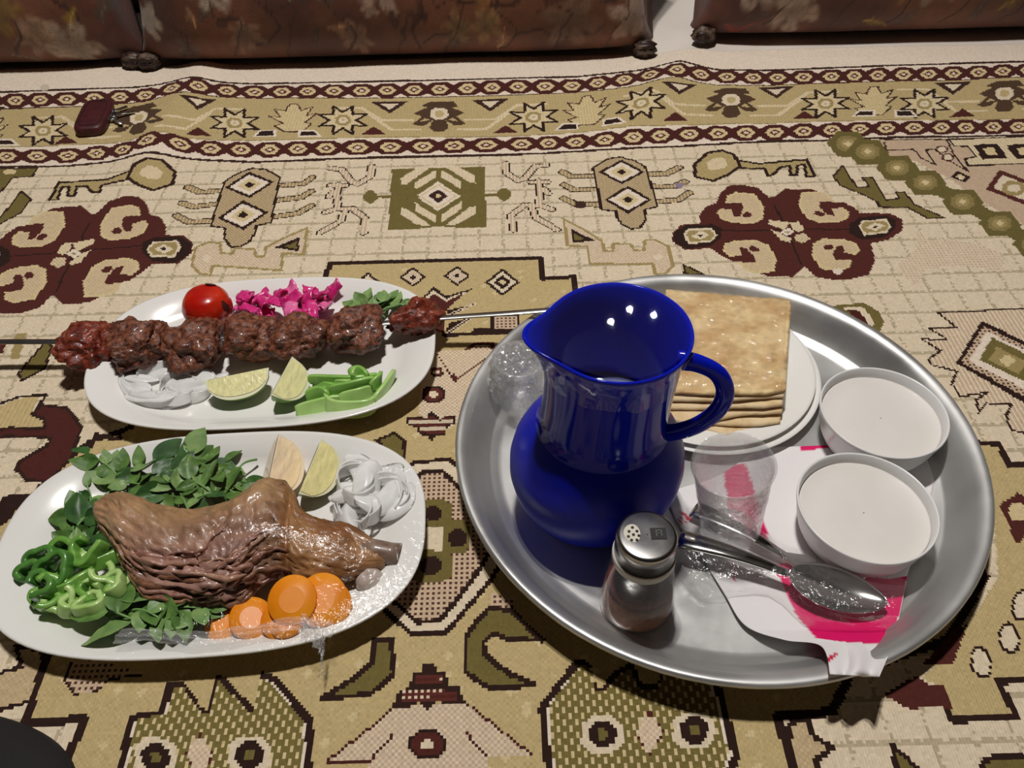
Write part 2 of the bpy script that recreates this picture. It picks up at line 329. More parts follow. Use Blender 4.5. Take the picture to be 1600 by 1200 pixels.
def key():
    poly(c5([(310, 290), (370, 180), (680, 165), (810, 130), (840, 170), (640, 200), (620, 245), (580, 245), (540, 205), (480, 205), (465, 265), (425, 265), (430, 208), (385, 210), (360, 288)]), GB, GD, 'check', out=BK, ow=.0046)
    poly(c5([(850, 90), (930, 55), (1020, 55), (1095, 115), (1080, 190), (960, 230), (870, 205), (800, 165)]), GB * 1.05, GD, 'check', out=BK * 1.2, ow=.0055)
    poly(c5([(900, 110), (930, 95), (990, 95), (1020, 120), (1010, 150), (985, 165), (920, 165), (880, 145)]), CR, LG, 'check')
def rosette():
    poly(c5([(-60, 545), (0, 540), (40, 500), (110, 455), (240, 440), (245, 390), (330, 340), (510, 325), (570, 375), (600, 375), (680, 300), (780, 268), (870, 270), (920, 320), (935, 380), (1000, 395), (1045, 460), (1025, 510), (1150, 510), (1205, 560), (1200, 620), (1110, 690), (950, 690), (890, 740), (800, 800), (700, 795), (690, 860), (560, 930), (400, 945), (330, 880), (250, 960), (120, 1000), (0, 1000), (-100, 980), (-130, 880), (-90, 760), (-200, 745), (-290, 690), (-280, 610), (-200, 560)]), MR)
    stroke(c5([(-200, 665), (930, 572)]), 3, BK); stroke(c5([(560, 430), (350, 860)]), 3, BK)
    for q, c in (([(450, 560), (590, 530), (590, 560), (480, 610)], LG), ([(310, 690), (350, 645), (410, 650), (410, 690), (360, 715)], GD), ([(520, 620), (570, 600), (500, 680), (440, 700), (430, 680)], LG), ([(350, 620), (400, 560), (450, 560), (430, 610), (390, 635)], LG)): poly(c5(q), c, CR, 'check')
    poly(c5(dia((462, 625), 50, 30)), WH); poly(c5(dia((462, 625), 18, 10)), GB)
    for dx, dy in ((0, 0), (-1130, 50)):
        k = lambda q: c5([(x + dx, y + dy) for x, y in q])
        poly(k([(890, 560), (955, 522), (1125, 518), (1195, 560), (1190, 625), (1100, 680), (955, 675), (890, 625)]), BK)
        poly(k([(915, 600), (955, 548), (1110, 542), (1132, 580), (1095, 650), (945, 645)]), CR); poly(k([(930, 598), (965, 560), (1100, 555), (1115, 580), (1080, 635), (955, 632)]), GB)
        poly(k(dia((1022, 595), 60, 30)), CR); poly(k(dia((1022, 595), 18, 11)), BK)
def glyphs():                                     # curled horns inside the four petals, drawn at the right-hand rosette
    cc = np.array((862., 722.)); ax_ = lambda y: 862 - .27 * (722 - y)
    UL = ([(670, 602), (700, 591), (768, 596), (804, 645), (798, 690), (765, 707), (690, 705), (648, 693), (630, 668), (642, 653), (664, 653), (664, 630)], [(655, 630), (700, 628), (722, 630), (728, 652), (716, 680), (690, 683), (684, 655), (655, 653)], [(722, 676), (735, 666), (755, 667), (764, 677), (752, 687), (733, 687)])
    UR = tuple([(2 * ax_(y) - x, y - 3) for x, y in q] for q in UL)
    sm = lambda g: tuple([tuple(np.mean(g[0], 0) + .80 * (np.array(p) - np.mean(g[0], 0))) for p in q] for q in g)
    UL, UR = sm(UL), sm(UR)
    for gl, k in ((UL, None), (UR, None), (UR, 1.06), (UL, 1.02)):
        for n_, q in enumerate(gl):
            q = [tuple(cc + (np.array(p) - cc) * 1.0) if k is None else tuple(cc - k * (np.array(p) - cc)) for p in q]
            q = [(800 + x / 2, y / 2) for x, y in q]
            if n_ == 0: poly(q, TN, LG, 'check', out=LG, ow=.004)
            else: poly(q, MR)
def lamb_motif():
    poly(c7([(320, 405), (450, 475), (560, 545), (580, 610), (630, 610), (630, 565), (740, 565), (765, 605), (825, 605), (830, 540), (900, 540), (975, 580), (1005, 700), (960, 750), (900, 755), (880, 690), (485, 690), (470, 580), (350, 575)]), TN, CR, 'check', out=GB, ow=.004)
    poly(c7([(368, 468), (520, 545), (378, 557)]), BK); poly(c7([(385, 495), (460, 535), (388, 543)]), OL); poly(c7(dia((910, 645), 32, 26)), CR)
for fn, src, dst, here in ((spider, [(971, 269), (981, 311), (881, 290)], [(390, 289), (380, 335), (486, 300)], 1), (key, [(241, 275), (92, 285), (78, 312)], [(1117, 259), (1262, 249), (1272, 275)], 1),
                           (rosette, [(115, 396), (256, 390), (205, 308)], [(1231, 362), (1094, 369), (1150, 290)], 1), (lamb_motif, [(895, 379), (880, 341), (1051, 415)], [(466, 392), (480, 356), (300, 415)], 1)):
    XF[0] = mirror_by(src, dst); fn(); XF[0] = None; fn()
glyphs(); XF[0] = mirror_by([(1231, 362), (1094, 369), (1150, 290)], [(115, 396), (256, 390), (205, 308)]); glyphs(); XF[0] = None
# far corner on the right and its left twin
poly([(1372, 218), (1700, 210), (1700, 420), (1600, 352), (1540, 318), (1482, 278), (1430, 252), (1385, 242)], TN, TN * .93, 'check')
for a, b in zip(((1310, 224), (1356, 237), (1402, 262), (1446, 285), (1504, 315), (1562, 349), (1620, 384)), ((1356, 237), (1402, 262), (1446, 285), (1504, 315), (1562, 349), (1620, 384), (1680, 420))):
    stroke([a, b], 34, OL * .75, OL, 'check')
for p in ((1325, 225), (1356, 237), (1402, 262), (1446, 285), (1504, 315), (1562, 349), (1615, 381)):
    poly([(p[0] - 33, p[1]), (p[0] - 18, p[1] - 19), (p[0] + 16, p[1] - 19), (p[0] + 34, p[1] + 2), (p[0] + 18, p[1] + 20), (p[0] - 16, p[1] + 20)], OL * .8, OL, 'check'); poly(octo(p, 18, 11.5), (OL + GB) / 2); poly(octo(p, 11, 7), GB); poly(dia(p, 7, 4.5), LG)
for q in ([(1382, 223), (1385, 235), (1427, 233), (1440, 247), (1462, 258), (1447, 234), (1460, 233), (1485, 252), (1512, 268), (1490, 240), (1480, 218)], [(1375, 218), (1480, 217)]): stroke(q, 3, BK * 1.4)
poly(octo((1472, 233), 8, 5), CR, out=MR, ow=.003); poly(octo((1481, 246), 8, 5), CR, out=MR, ow=.003)
poly([(1482, 217), (1700, 208), (1700, 252), (1512, 259), (1508, 248), (1525, 245), (1512, 228), (1492, 228)], CR, LG, 'cols', out=BK, ow=.0035)
for x in (1548, 1600): poly([(x - 28, 226), (x + 10, 224), (x + 27, 247), (x - 12, 249)], BK); poly([(x - 12, 231), (x + 4, 230), (x + 11, 242), (x - 5, 243)], LG)
poly([(1485, 276), (1495, 267), (1517, 277), (1508, 285)], BK); poly([(1493, 276), (1498, 271), (1508, 277), (1503, 281)], LG)
poly([(1540, 296), (1562, 265), (1700, 320), (1680, 350)], MR * 1.1); poly([(1552, 294), (1566, 273), (1690, 322), (1670, 340)], CR); poly(octo((1584, 294), 18, 11), GB); poly(octo((1584, 294), 10, 6), CR)
poly(c8([(410, 140), (465, 75), (555, 210), (635, 205), (590, 150), (650, 150), (740, 290), (820, 280), (800, 240), (850, 240), (920, 320), (1100, 400), (1000, 405), (870, 335), (700, 335), (680, 300), (560, 240), (450, 200)]), OL, out=BK * 1.4, ow=.003)
poly([(1432, 355), (1450, 375), (1480, 372), (1540, 385), (1570, 400), (1570, 425), (1500, 415), (1450, 420), (1430, 445), (1410, 430), (1403, 412), (1430, 395)], CR * .85 + TN * .15, TN, 'dots')
poly([(1300, 478), (1350, 473), (1372, 486), (1381, 503), (1372, 525), (1330, 505)], OL); poly([(1315, 480), (1348, 480), (1362, 495), (1366, 512)], CR); poly([(1322, 484), (1340, 484), (1354, 500), (1358, 514)], MR * .8)
poly([(1068, 414), (1100, 428), (1070, 428)], OL, out=BK, ow=.003)
poly(c5([(-60, 90), (0, 90), (230, 88), (205, 140), (80, 150), (0, 245), (-60, 260)]), OL, out=BK * 1.4, ow=.003); poly(c5(octo((60, 112), 40, 16)), LG)
poly(c5([(135, 235), (195, 285), (130, 370), (0, 440), (-80, 450), (-80, 420), (0, 400), (60, 330)]), OL, out=BK * 1.4, ow=.003)
# creature with a diamond on its back, by the right edge
poly([(1465, 488), (1520, 486), (1600, 482), (1660, 480), (1660, 690), (1580, 672), (1572, 650), (1580, 632), (1540, 630), (1530, 645), (1525, 625), (1545, 612), (1500, 620), (1487, 600), (1495, 580), (1455, 570), (1452, 560), (1470, 548), (1440, 530), (1480, 530), (1450, 512), (1495, 512)], CR, TN, 'cols', out=BK * 1.2, ow=.0025)
poly([(1494, 567), (1534, 501), (1660, 562), (1618, 640)], BK); poly([(1502, 566), (1537, 509), (1648, 563), (1615, 628)], TN, BK * 3, 'dots'); poly([(1514, 564), (1542, 518), (1638, 565), (1612, 614)], WH); poly([(1530, 562), (1550, 527), (1628, 566), (1608, 600)], OL); poly([(1545, 562), (1558, 542), (1605, 566), (1592, 584)], GB); poly(dia((1574, 563), 14, 10), LG)
# ---- the gold medallion
MED = [(515, 411), (845, 403), (848, 436), (897, 432), (900, 480), (1000, 520), (1100, 560), (1250, 640), (1420, 740), (1540, 900), (1480, 1000), (1330, 1050), (1300, 1112), (1215, 1120), (1240, 1200), (1265, 1300), (70, 1300), (100, 1200), (132, 1123), (38, 1131), (77, 1010), (60, 900), (-30, 830), (8, 779), (52, 775), (80, 740), (140, 690), (195, 672), (300, 600), (430, 500), (500, 470), (508, 440)]
def gold(q):
    poly(q, GD, GD * 1.08, 'check')
gold(MED)
q = plane(MED)
for _ in range(330):                              # lighter knots sprinkled through the gold
    a, b = rs.uniform(60, 1240), rs.uniform(410, 1250); p = G(a, b)
    i, j = int((p[0] - CX0) / KN), int((p[1] - CY0) / KN)
    if 2 < i < NX - 4 and 2 < j < NY - 4 and np.allclose(img[i, j], GD, atol=.08):
        for di, dj in ((0, 0), (1, 0), (0, 1), (-1, 0), (0, -1), (1, 1)): img[i + di, j + dj] = LG * .98
stroke(MED, 9, BK, closed=True)
def hatchfill(pts, out=None, ow=.003): poly(pts, TN * 1.02, BK * 3.2, 'dots', out, ow)
for x, y in ((645, 433), (714, 431)): poly(dia((x, y), 21, 16), BK); poly(dia((x, y), 16, 12), CR, TN, 'check'); poly(dia((x, y), 5, 4), BK)
for x, y in ((575, 447), (785, 441)): poly(dia((x, y), 27, 22), BK); poly(dia((x, y), 21, 17), CR); poly(dia((x, y), 14, 11), BK); poly(dia((x, y), 6, 4.5), LG)
c4 = lambda pts: crop(400, 420, pts)
poly(c4([(875, 135), (1000, 195), (1030, 190), (1110, 112), (1190, 170), (1360, 120), (1190, 240), (1180, 340), (1000, 340)]), BK); poly(c4([(900, 148), (1000, 205), (1035, 205), (1110, 132), (1190, 188), (1330, 135), (1170, 250), (1170, 330), (1010, 330)]), CR); poly(c4([(1000, 225), (1040, 225), (1110, 155), (1190, 205), (1300, 150), (1180, 270), (1170, 400), (1010, 400)]), MR)
for q in ([(1365, 218), (1190, 300), (1200, 260)], [(1340, 305), (1190, 410), (1200, 340)]): poly(c4(q), BK); stroke(c4(q[:2]), 7, CR, TN, 'cols'); stroke(c4(q[:2]), 1.5, BK)
poly([(590, 480), (690, 520), (694, 570), (700, 620), (655, 660), (660, 560)], TN, GD, 'check')
stroke(c4([(1180, 415), (1480, 398), (1600, 392)]), 9, BK); hatchfill(c4([(1480, 290), (1640, 290), (1640, 385), (1480, 385)]), BK, .004); stroke(c4([(1370, 380), (1480, 375)]), 6, BK); hatchfill(c4([(1290, 525), (1370, 470), (1480, 465), (1480, 520)]), MR, .004)
poly([(660, 548), (770, 545), (750, 600), (708, 668), (655, 668)], TN, CR, 'check')
stroke([(683, 553), (711, 596), (758, 562)], 2.5, MR * .8); poly([(706, 580), (715, 590), (711, 598)], MR)
for x, y, a, b in ((682, 581, 10, 8), (677, 616, 18, 13)): poly(octo((x, y), a, b), BK * 1.2); poly(octo((x, y), a * .75, b * .75), MR * 1.3); poly(octo((x, y), a * .4, b * .4), CR)
poly(c4([(945, 930), (1040, 925), (1060, 950), (1070, 915), (1100, 893), (1130, 915), (1150, 945), (1180, 920), (1245, 915), (1240, 970), (1195, 985), (1185, 1035), (1130, 1045), (1095, 1078), (1070, 1045), (1015, 1038), (1010, 990), (945, 980)]), BK); poly(c4([(960, 935), (1040, 935), (1060, 955), (1080, 925), (1120, 925), (1150, 950), (1180, 930), (1235, 925), (1235, 965), (1185, 975), (1178, 1028), (1020, 1028), (1015, 980), (960, 972)]), MR * 1.15, CR * .85, 'rows')
poly([(588, 688), (617, 676), (632, 690), (631, 730), (622, 730), (618, 712), (600, 700)], OL, out=BK, ow=.0035)
SH = [(598, 765), (647, 722), (702, 718), (775, 785), (795, 860), (767, 907), (697, 988), (645, 992), (585, 940), (565, 850)]
SI = [(615, 775), (660, 738), (690, 735), (752, 795), (768, 858), (737, 908), (687, 970), (652, 972), (605, 930), (588, 850)]
poly(SH, CR, out=BK, ow=.0045); hatchfill(SI, BK, .0045)
for a, b, c, d in ((640, 782, 705, 822), (692, 815, 732, 862), (640, 860, 705, 907), (610, 815, 660, 862)): poly(octo(((a + c) / 2, (b + d) / 2), (c - a) / 2 + 2, (d - b) / 2 + 2, .6), OL)
poly([(660, 822), (692, 822), (692, 860), (660, 860)], CR)
for x, y, r in ((677, 802, 12), (715, 841, 15), (673, 884, 16), (636, 840, 14)): poly(octo((x, y), r, r * .95, .4), BK)
poly([(612, 1000), (615, 1052), (597, 1070), (575, 1086), (504, 1090), (535, 1072), (560, 1055), (580, 1036), (585, 1012), (583, 1000)], OL, out=BK, ow=.0045)
poly([(767, 948), (800, 955), (830, 985), (847, 1000), (800, 1000), (770, 990), (755, 1005), (757, 1020), (775, 1038), (800, 1055), (836, 1069), (800, 1073), (760, 1073), (745, 1062), (727, 1050), (728, 995), (745, 970)], OL, out=BK, ow=.0045)
hatchfill([(765, 925), (800, 935), (800, 950), (768, 947)])
poly([(625, 1100), (510, 1190), (575, 1192), (560, 1300), (790, 1300), (760, 1182), (832, 1180), (728, 1098)], CR * .95, TN, 'check')
for q in ([(625, 1095), (575, 1140), (510, 1190), (575, 1192), (612, 1150)], [(728, 1098), (800, 1155), (832, 1180), (760, 1182), (728, 1145)]): stroke(q, 3.5, MR * .8)
poly([(661, 1037), (680, 1037), (682, 1047), (697, 1050), (700, 1070), (717, 1073), (728, 1100), (695, 1102), (682, 1092), (669, 1112), (655, 1095), (640, 1106), (611, 1108), (623, 1082), (640, 1073), (644, 1052), (660, 1048)], BK * 1.2)
for a, b, c, d in ((649, 1055, 692, 1070), (627, 1079, 713, 1096)): poly([(a, b), (c, b), (c + 1, d), (a - 1, d)], MR * 1.3, CR, 'dots'); stroke([(a, (b + d) / 2), (c, (b + d) / 2)], 3, MR)
poly(octo((668, 1163), 29, 23, .4), BK); poly(octo((668, 1163), 25, 19, .4), MR); poly(octo((668, 1163), 10, 9, .4), CR)
def owl(body, eyes, beak):
    poly(body, WH, out=BK, ow=.0058)
    q = np.array(body, float); cen = q.mean(0); poly([tuple(cen + (p - cen) * .93) for p in q], OL * 1.12, LG, 'knots')
    for e in eyes:
        poly(octo(e, 33, 29), CR); poly(octo(e, 22, 21, .4), BK); poly(octo(e, 8, 8), OL)
    poly([(beak[0] - 23, beak[1]), (beak[0], beak[1] - 36), (beak[0] + 23, beak[1]), (beak[0], beak[1] + 36)], MR); poly([(beak[0] - 21, beak[1] - 2), (beak[0] - 10, beak[1] - 24), (beak[0] + 10, beak[1] - 24), (beak[0] + 20, beak[1]), (beak[0] + 3, beak[1] + 30), (beak[0] - 6, beak[1] + 28)], TN * 1.1, CR, 'check')
owl([(170, 1290), (205, 1122), (252, 1116), (266, 1070), (282, 1069), (312, 1113), (328, 1114), (341, 1058), (392, 1110), (402, 1110), (411, 1055), (430, 1062), (485, 1128), (476, 1290)], ((243, 1182), (390, 1180)), (312, 1180))
owl([(880, 1290), (855, 1185), (847, 1107), (872, 1072), (904, 1034), (921, 1042), (926, 1079), (944, 1079), (960, 1056), (985, 1040), (1000, 1075), (1030, 1075), (1045, 1045), (1110, 1050), (1127, 1090), (1150, 1182), (1110, 1290)], ((941, 1147), (1084, 1141)), (1015, 1145))
hatchfill([(115, 1035), (140, 1030), (225, 1052), (170, 1062), (150, 1080), (115, 1083), (103, 1065)]); stroke([(112, 1035), (102, 1065), (115, 1084), (150, 1081), (170, 1062), (228, 1053)], 3.5, BK)
poly([(25, 1010), (62, 1015), (70, 1040), (50, 1095), (-30, 1118), (-30, 1060), (33, 1042)], TN, GD, 'check', out=BK, ow=.0035)
stroke([(78, 1012), (38, 1131), (132, 1123), (100, 1200), (80, 1260)], 12, BK)
# left: maroon ram horn and its neighbours
c1 = lambda pts: crop(0, 500, pts)
poly(c1([(-200, 600), (0, 540), (120, 490), (240, 480), (200, 560), (280, 640), (270, 690), (0, 700), (-200, 720)]), GD, GD * 1.15, 'cols'); stroke(c1([(-200, 560), (0, 522), (120, 480), (290, 468), (210, 585)]), 6, BK)
poly(c1([(205, 590), (250, 530), (420, 550), (510, 670), (440, 870), (300, 1010), (170, 1000), (100, 930), (130, 880), (290, 790), (320, 745), (270, 730), (30, 730), (-200, 780), (-200, 730), (50, 675), (280, 680), (275, 620)]), MR * .92, out=BK * 1.2, ow=.004)
stroke(c1([(830, 672), (765, 682), (745, 745), (690, 745), (670, 720), (600, 715), (565, 800)]), 6, BK)
poly([(28, 585), (35, 595), (70, 575), (82, 540), (70, 535), (40, 570)], OL, out=BK, ow=.003); poly([(-20, 530), (12, 532), (4, 552), (-20, 552)], MR); poly(c1([(100, 80), (170, 80), (120, 240), (60, 250)]), GB)
poly([(-20, 840), (10, 778), (52, 776), (35, 800), (25, 798), (15, 812)], BK)
# right: second gold field with its maroon wedge
G2 = [(1528, 692), (1562, 694), (1576, 727), (1700, 720), (1700, 1058), (1560, 1065), (1588, 1120), (1487, 1125), (1470, 1075), (1440, 1058), (1500, 1000), (1560, 900), (1548, 760)]
gold(G2); stroke(G2[:4], 10, BK); stroke([(1700, 1058), (1560, 1065), (1588, 1120), (1487, 1125), (1470, 1075)], 11, BK)
poly([(1380, 1085), (1432, 1056), (1455, 1070), (1476, 1071), (1490, 1110), (1468, 1104), (1420, 1108)], MR); poly([(1440, 1040), (1490, 985), (1512, 975), (1490, 1035), (1475, 1040)], MR)
for c, r in (((1598, 945), .3), ((1577, 997), -.2), ((1533, 1035), -.2)): poly(ell(c, 17, 26, 14, r), BK); poly(ell(c, 13, 21, 14, r), CR)
for q in ([(1560, 790), (1590, 770), (1640, 800), (1590, 850)],): poly(q, MR); poly(octo((1590, 800), 14, 14), LG)
poly([(1392, 1162), (1450, 1215), (1405, 1215)], OL, out=BK, ow=.0035); poly(octo((1575, 1205), 40, 24), OL, out=BK, ow=.004)
poly([(1232, 1132), (1262, 1122), (1272, 1152), (1302, 1168), (1275, 1188), (1290, 1230), (1240, 1230)], TN, GD, 'check', out=BK, ow=.004); stroke([(1212, 1120), (1240, 1200), (1260, 1260)], 12, BK)
# tiny worn stains
for (x, y, r, c) in ((1309, 424, 7, WH * .95), (1062, 290, 6, (.25, .2, .26)), (70, 137, 7, WH * .75), (907, 320, 9, BK * 2), (1500, 278, 3, WH)):
    poly(octo((x, y), r, r * .65), np.array(c))
img *= (1 + rs.normal(0, .045, (NX, NY, 1))); img = np.clip(img, .004, .85)
# carpet mesh
VX, VY = np.meshgrid(CX0 + np.arange(NX + 1) * KN, CY0 + np.arange(NY + 1) * KN, indexing='ij')
def carpet_z(X, Y):
    w = np.clip((Y - .98) / .15, 0, 1); w = w * w * (3 - 2 * w)
    b1 = G(300, 130)[:2]; b0 = G(235, 235)[:2]; t = (Y - b0[1]) / (b1[1] - b0[1]); xc = b0[0] + (b1[0] - b0[0]) * t
    z = .009 * np.exp(-((X - xc) / .035) ** 2)
    b1 = G(1060, 105)[:2]; b0 = G(960, 235)[:2]; t = (Y - b0[1]) / (b1[1] - b0[1]); xc = b0[0] + (b1[0] - b0[0]) * t
    z = z + .008 * np.exp(-((X - xc) / .04) ** 2) * np.clip((Y - 1.08) / .2, 0, 1)
    z = z + .0025 * np.sin(X * 9 + Y * 4) * np.sin(Y * 11 + 1)
    return z * w
VZ = carpet_z(VX, VY) + rs.normal(0, .00025, VX.shape); VZ -= max(0, 0)
VZ[0] = VZ[-1] = -.006; VZ[:, 0] = VZ[:, -1] = -.006
me = bpy.data.meshes.new('carpet'); nvx = VX.size; me.vertices.add(nvx); me.vertices.foreach_set('co', np.stack([VX, VY, VZ], -1).astype(np.float32).ravel())
a = (np.arange(NX)[:, None] * (NY + 1) + np.arange(NY)[None]).ravel(); fa = np.stack([a, a + NY + 1, a + NY + 2, a + 1], 1).astype(np.int32)
me.loops.add(fa.size); me.loops.foreach_set('vertex_index', fa.ravel()); me.polygons.add(len(fa)); me.polygons.foreach_set('loop_start', np.arange(0, fa.size, 4, dtype=np.int32)); me.polygons.foreach_set('loop_total', np.full(len(fa), 4, np.int32))
at = me.attributes.new('Col', 'FLOAT_COLOR', 'FACE'); at.data.foreach_set('color', np.concatenate([img.reshape(-1, 3), np.ones((NX * NY, 1))], 1).astype(np.float32).ravel())
me.update(calc_edges=True); me.polygons.foreach_set('use_smooth', np.ones(len(fa), bool))
me.materials.append(attr_mat('woven_carpet', .92, .12, bump=.26, bscale=260, stretch=(1, 1.6, 1), sheen=.05, wave=130))
co = bpy.data.objects.new('carpet', me); COL.objects.link(co)
tag(co, 'cream, gold and maroon woven carpet with animal motifs spread over the floor', 'carpet')

# ------------------------------------------------------------------ cushions
def cushion(name, x0, x1, ybot, hgt, thick, lean, motifs, basec, label, seed):
    root = thing(name, ((x0 + x1) / 2, ybot, 0), label, 'cushion', 'floral cushions along the wall'); W = (x1 - x0) / 2
    nu, nv = 300, 170; U = np.linspace(-1, 1, nu); Ph = np.linspace(0, 2 * np.pi, nv, endpoint=False)
    uu, pp = np.meshgrid(U, Ph, indexing='ij')
    e = np.clip(1 - np.abs(uu) ** 9, 0, 1) ** .42
    se = lambda a, n: np.sign(a) * np.abs(a) ** (2 / n)
    yl = -thick / 2 * se(np.cos(pp), 2.3) * (.25 + .75 * e); zl = hgt / 2 * se(np.sin(pp), 2.7) * (.93 + .07 * e) + hgt / 2
    pin = 1 + .05 * np.abs(uu) ** 6 * np.abs(np.sin(pp)) ** 4
    xl = uu * W * (1 - .02 * np.cos(pp) ** 2 * np.abs(uu) ** 4) * pin
    wr = np.zeros(uu.shape)
    for i in range(nu):
        for j in range(0, nv):
            wr[i, j] = .004 * nz(xl[i, j] * 9, zl[i, j] * 7, seed) + .006 * nz(xl[i, j] * 22 * (1 if abs(uu[i, j]) > .8 else .3), zl[i, j] * 26, seed + 5) * abs(uu[i, j]) ** 5
    yl = yl + wr
    ca, sa = math.cos(lean), math.sin(lean)
    Y = (yl + thick / 2) * ca + zl * sa; Z = zl * ca - (yl + thick / 2) * sa; Z -= Z.min()
    # flower print in the cushion's own cloth coordinates: metres from the left end, metres up
    a_ = (xl + W); b_ = zl
    col = np.zeros(uu.shape + (3,)); n0 = np.vectorize(lambda x, y: fbm(x, y, seed, 3))(a_ * 7, b_ * 7)
    n1 = np.vectorize(lambda x, y: nz(x, y, seed + 9))(a_ * 90, b_ * 90)
    k = np.clip(.5 + n0 * .9, 0, 1)[..., None]; col[:] = np.array(lin(basec[0])) * (1 - k) + np.array(lin(basec[1])) * k; col *= (1 + .18 * n1[..., None])
    jac = np.clip(.75 + .9 * n1, .15, 1.4)
    wa = np.vectorize(lambda x, y: fbm(x, y, seed + 20, 3))(a_ * 22, b_ * 22); wb = np.vectorize(lambda x, y: fbm(x, y, seed + 40, 3))(a_ * 22, b_ * 22)
    a_ = a_ + .011 * wa; b_ = b_ + .011 * wb
    def put(m, c, w=1.0):
        m = np.clip(m, 0, 1)[..., None] * w; col[:] = col * (1 - m) + np.array(lin(c)) * m
    for mo in motifs:
        t = mo[0]
        if t == 'flower':
            _, fx, fy, r, c, petals, rot = mo; dx, dy = a_ - fx, b_ - fy; d = np.hypot(dx, dy) / r; an = np.arctan2(dy, dx) + rot
            edge = .55 + .45 * np.abs(np.cos(an * petals / 2)); put((edge - d) * 5 * jac, c, .58); put(np.clip(1.1 - d * 1.6, 0, 1) * (d < edge), tuple(v * .45 for v in c), .55); put((.55 - np.abs(np.sin(an * petals * 1.5))) * 2 * (d < edge * .9), tuple(v * .55 for v in c), .45)
        elif t == 'leaf':
            _, fx, fy, L, wd_, rot, c = mo; dx, dy = a_ - fx, b_ - fy; p = dx * math.cos(rot) + dy * math.sin(rot); q = -dx * math.sin(rot) + dy * math.cos(rot); s = np.clip(p / L, 0, 1)
            put((np.sin(np.pi * s) * wd_ * (1 + .25 * np.sin(s * 40)) - np.abs(q)) * 500 * jac * ((p > 0) & (p < L)), c, .7); put((.0012 - np.abs(q)) * 900 * ((p > 0) & (p < L)), tuple(min(255, v * 1.5 + 12) for v in c), .6)
        else:
            _, pts, wd_, c = mo; P = smooth_path([(x, y, 0) for x, y in pts], 24); dm = np.full(uu.shape, 9.0)
            for A, B in zip(P, P[1:]):
                d = B - A; tt = np.clip(((a_ - A.x) * d.x + (b_ - A.y) * d.y) / max(d.length_squared, 1e-9), 0, 1); dm = np.minimum(dm, np.hypot(a_ - A.x - tt * d.x, b_ - A.y - tt * d.y))
            put((wd_ - dm) * 700, c, .9)
    V = np.stack([xl, Y, Z], -1).reshape(-1, 3); Fc = grid_faces(nu, nv, False, True) + [tuple(range(nv)), tuple(range((nu - 1) * nv, nu * nv))]
    mesh('cushion_cover', V, Fc, CUSH, root, cols=np.clip(col.reshape(-1, 3), 0.002, 1))
    piping = mat('cushion_piping', (30, 18, 15), .5, bump=.3, bscale=300)
    for s in (-1, 1):
        pts = [((s * W * (1 + .003)), thick / 2 + zz * sa, zz * ca + .004) for zz in np.linspace(.012, hgt - .012, 14)]
        mesh('piping', *tube(pts, .006, 8, up=(1, 0, 0)), piping, root)
        tv, tf = ico(3); T = []
        for p in tv:
            an = math.atan2(p.y, p.z); r = 1 + .16 * math.sin(an * 7 + 1) + .2 * fbm(p.x * 2, p.y * 2, p.z * 2 + seed)
            T.append((p.x * .020 * r + s * (W + .002), p.y * .016 * r + thick * .32, max(.0005, p.z * .013 * r + .013)))
        mesh('corner_tuft', T, tf, TUFT, root)
    return root
CUSH = attr_mat('jacquard_cloth', .55, .35, bump=.35, bscale=420, sheen=.15); TUFT = mat('tuft_cloth', (44, 27, 22), .45, col2=(120, 100, 82), scale=60, contrast=(.5, .75), bump=.4, bscale=220)
MAT_V = (52, 22, 18); PINK = (196, 168, 150); LIL = (225, 208, 190)
